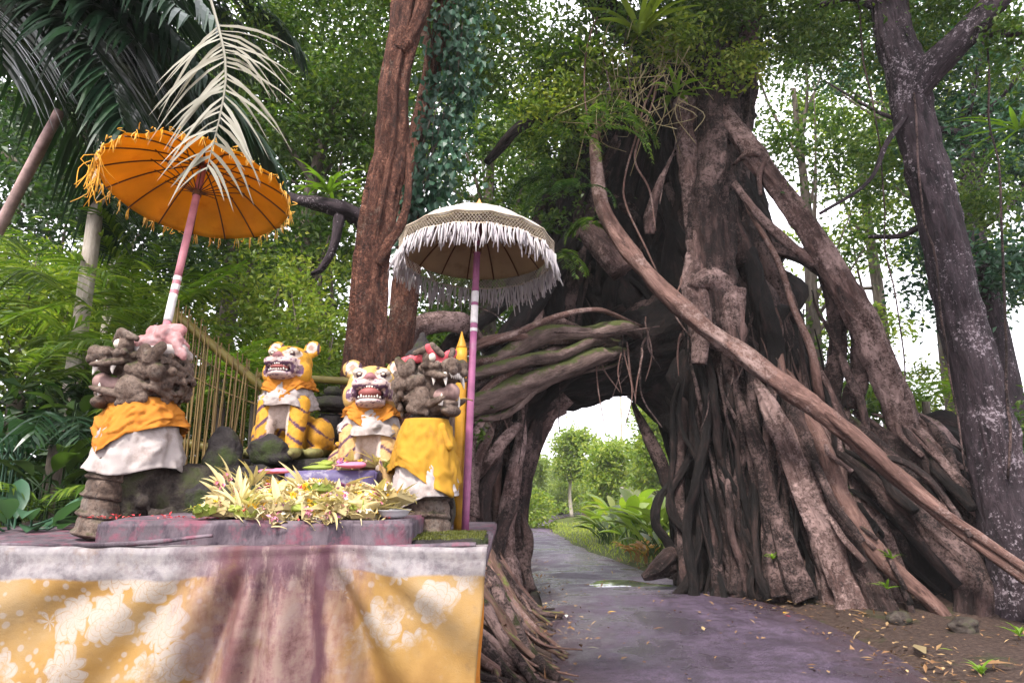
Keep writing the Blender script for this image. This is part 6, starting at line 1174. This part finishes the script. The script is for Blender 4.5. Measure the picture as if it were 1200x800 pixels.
obj('dish', lathe([(.002, 0), (.055, 0), (.07, .012), (.083, .034), (.088, .036), (.083, .032), (.066, .014), (.05, .006), (.002, .006)]), M['bowl'], bw)
for i in range(6):
    o = copy_tree(protos[[3, 5, 3, 0, 4, 7][i]]); o.location = (c[0] + rng.normal() * .03, c[1] + rng.normal() * .03, c[2] + .03 + .014 * i); o.rotation_euler = (rng.normal() * .3, rng.normal() * .3, rng.uniform(0, 6.28))
    o['label'] = ['fan of pale strips in the white bowl', 'leaf packet in the white bowl', 'second fan of strips on top in the white bowl', 'leaf tray with petals on the white bowl', 'folded palm spray on the white bowl', 'yellow flower on top of the white bowl'][i]; o['group'] = 'offerings in the bowl'
q = P(450, 596, 3.3); q[2] = LT; cd = thing('candle', 'thin white candle standing behind the enamel bowl', 'candle', q); obj('wax', lathe([(.0005, 0), (.008, 0), (.0078, .15), (.006, .158), (.0005, .158)], 14), M['wax'], cd); g = Geo(); tube(g, [(0, 0, .155), (.001, 0, .163), (.003, 0, .17)], .0012, seg=5, n=5); obj('wick', g, M['rib'], cd)
# pinkish rice cakes and a green leaf strip
for i, (px, py, Y, m_, lab) in enumerate([(322, 552, 3.62, 'p_pink', 'flat pink rice cake at the back of the heap'), (372, 548, 3.8, 'palmleaf_green', 'folded banana leaf on the dark step'), (410, 545, 3.72, 'p_pink', 'pale pink rice cake at the pedestal')]):
    c = P(px, py, Y); me, V = remesh([('e', (0, 0, 0), (.09, .05, .016)), ('e', (.03, .01, .008), (.06, .045, .012))], .009, 2, .004, i); tag(obj('rice_cake' if i != 1 else 'folded_leaf', me, M[m_], loc=c), lab, 'offering')
# petals and crumbs spilled over the ledge
g = Geo(); n = 140; pp = np.c_[rng.uniform(-2.0, -.5, n), rng.uniform(3.07, 3.3, n), np.full(n, LT + .008)]; leaves(g, pp, .022, .012, rng, D=np.c_[rng.normal(size=(n, 2)), np.zeros(n)], up=6)
tag(obj('spilled_petals', g.mesh('spilled', smooth=False), M['p_red']), 'small red petals and crumbs spilled along the ledge', 'petals', kind='stuff')
# ------------------------------------------------------------------ damp air
g = Geo(); boxgeo(g, (0, 70, 14.0), (330, 330, 32)); hz = obj('haze', g.mesh('haze', smooth=False)); tag(hz, kind='stuff')
hm = bpy.data.materials.new('damp air'); hm.use_nodes = True; hn = hm.node_tree; hn.nodes.clear(); ho = hn.nodes.new('ShaderNodeOutputMaterial'); hv = hn.nodes.new('ShaderNodeVolumePrincipled')
hv.inputs['Color'].default_value = (.95, .95, .97, 1); hv.inputs['Density'].default_value = .0006; hn.links.new(hv.outputs[0], ho.inputs['Volume']); hz.data.materials.append(hm)
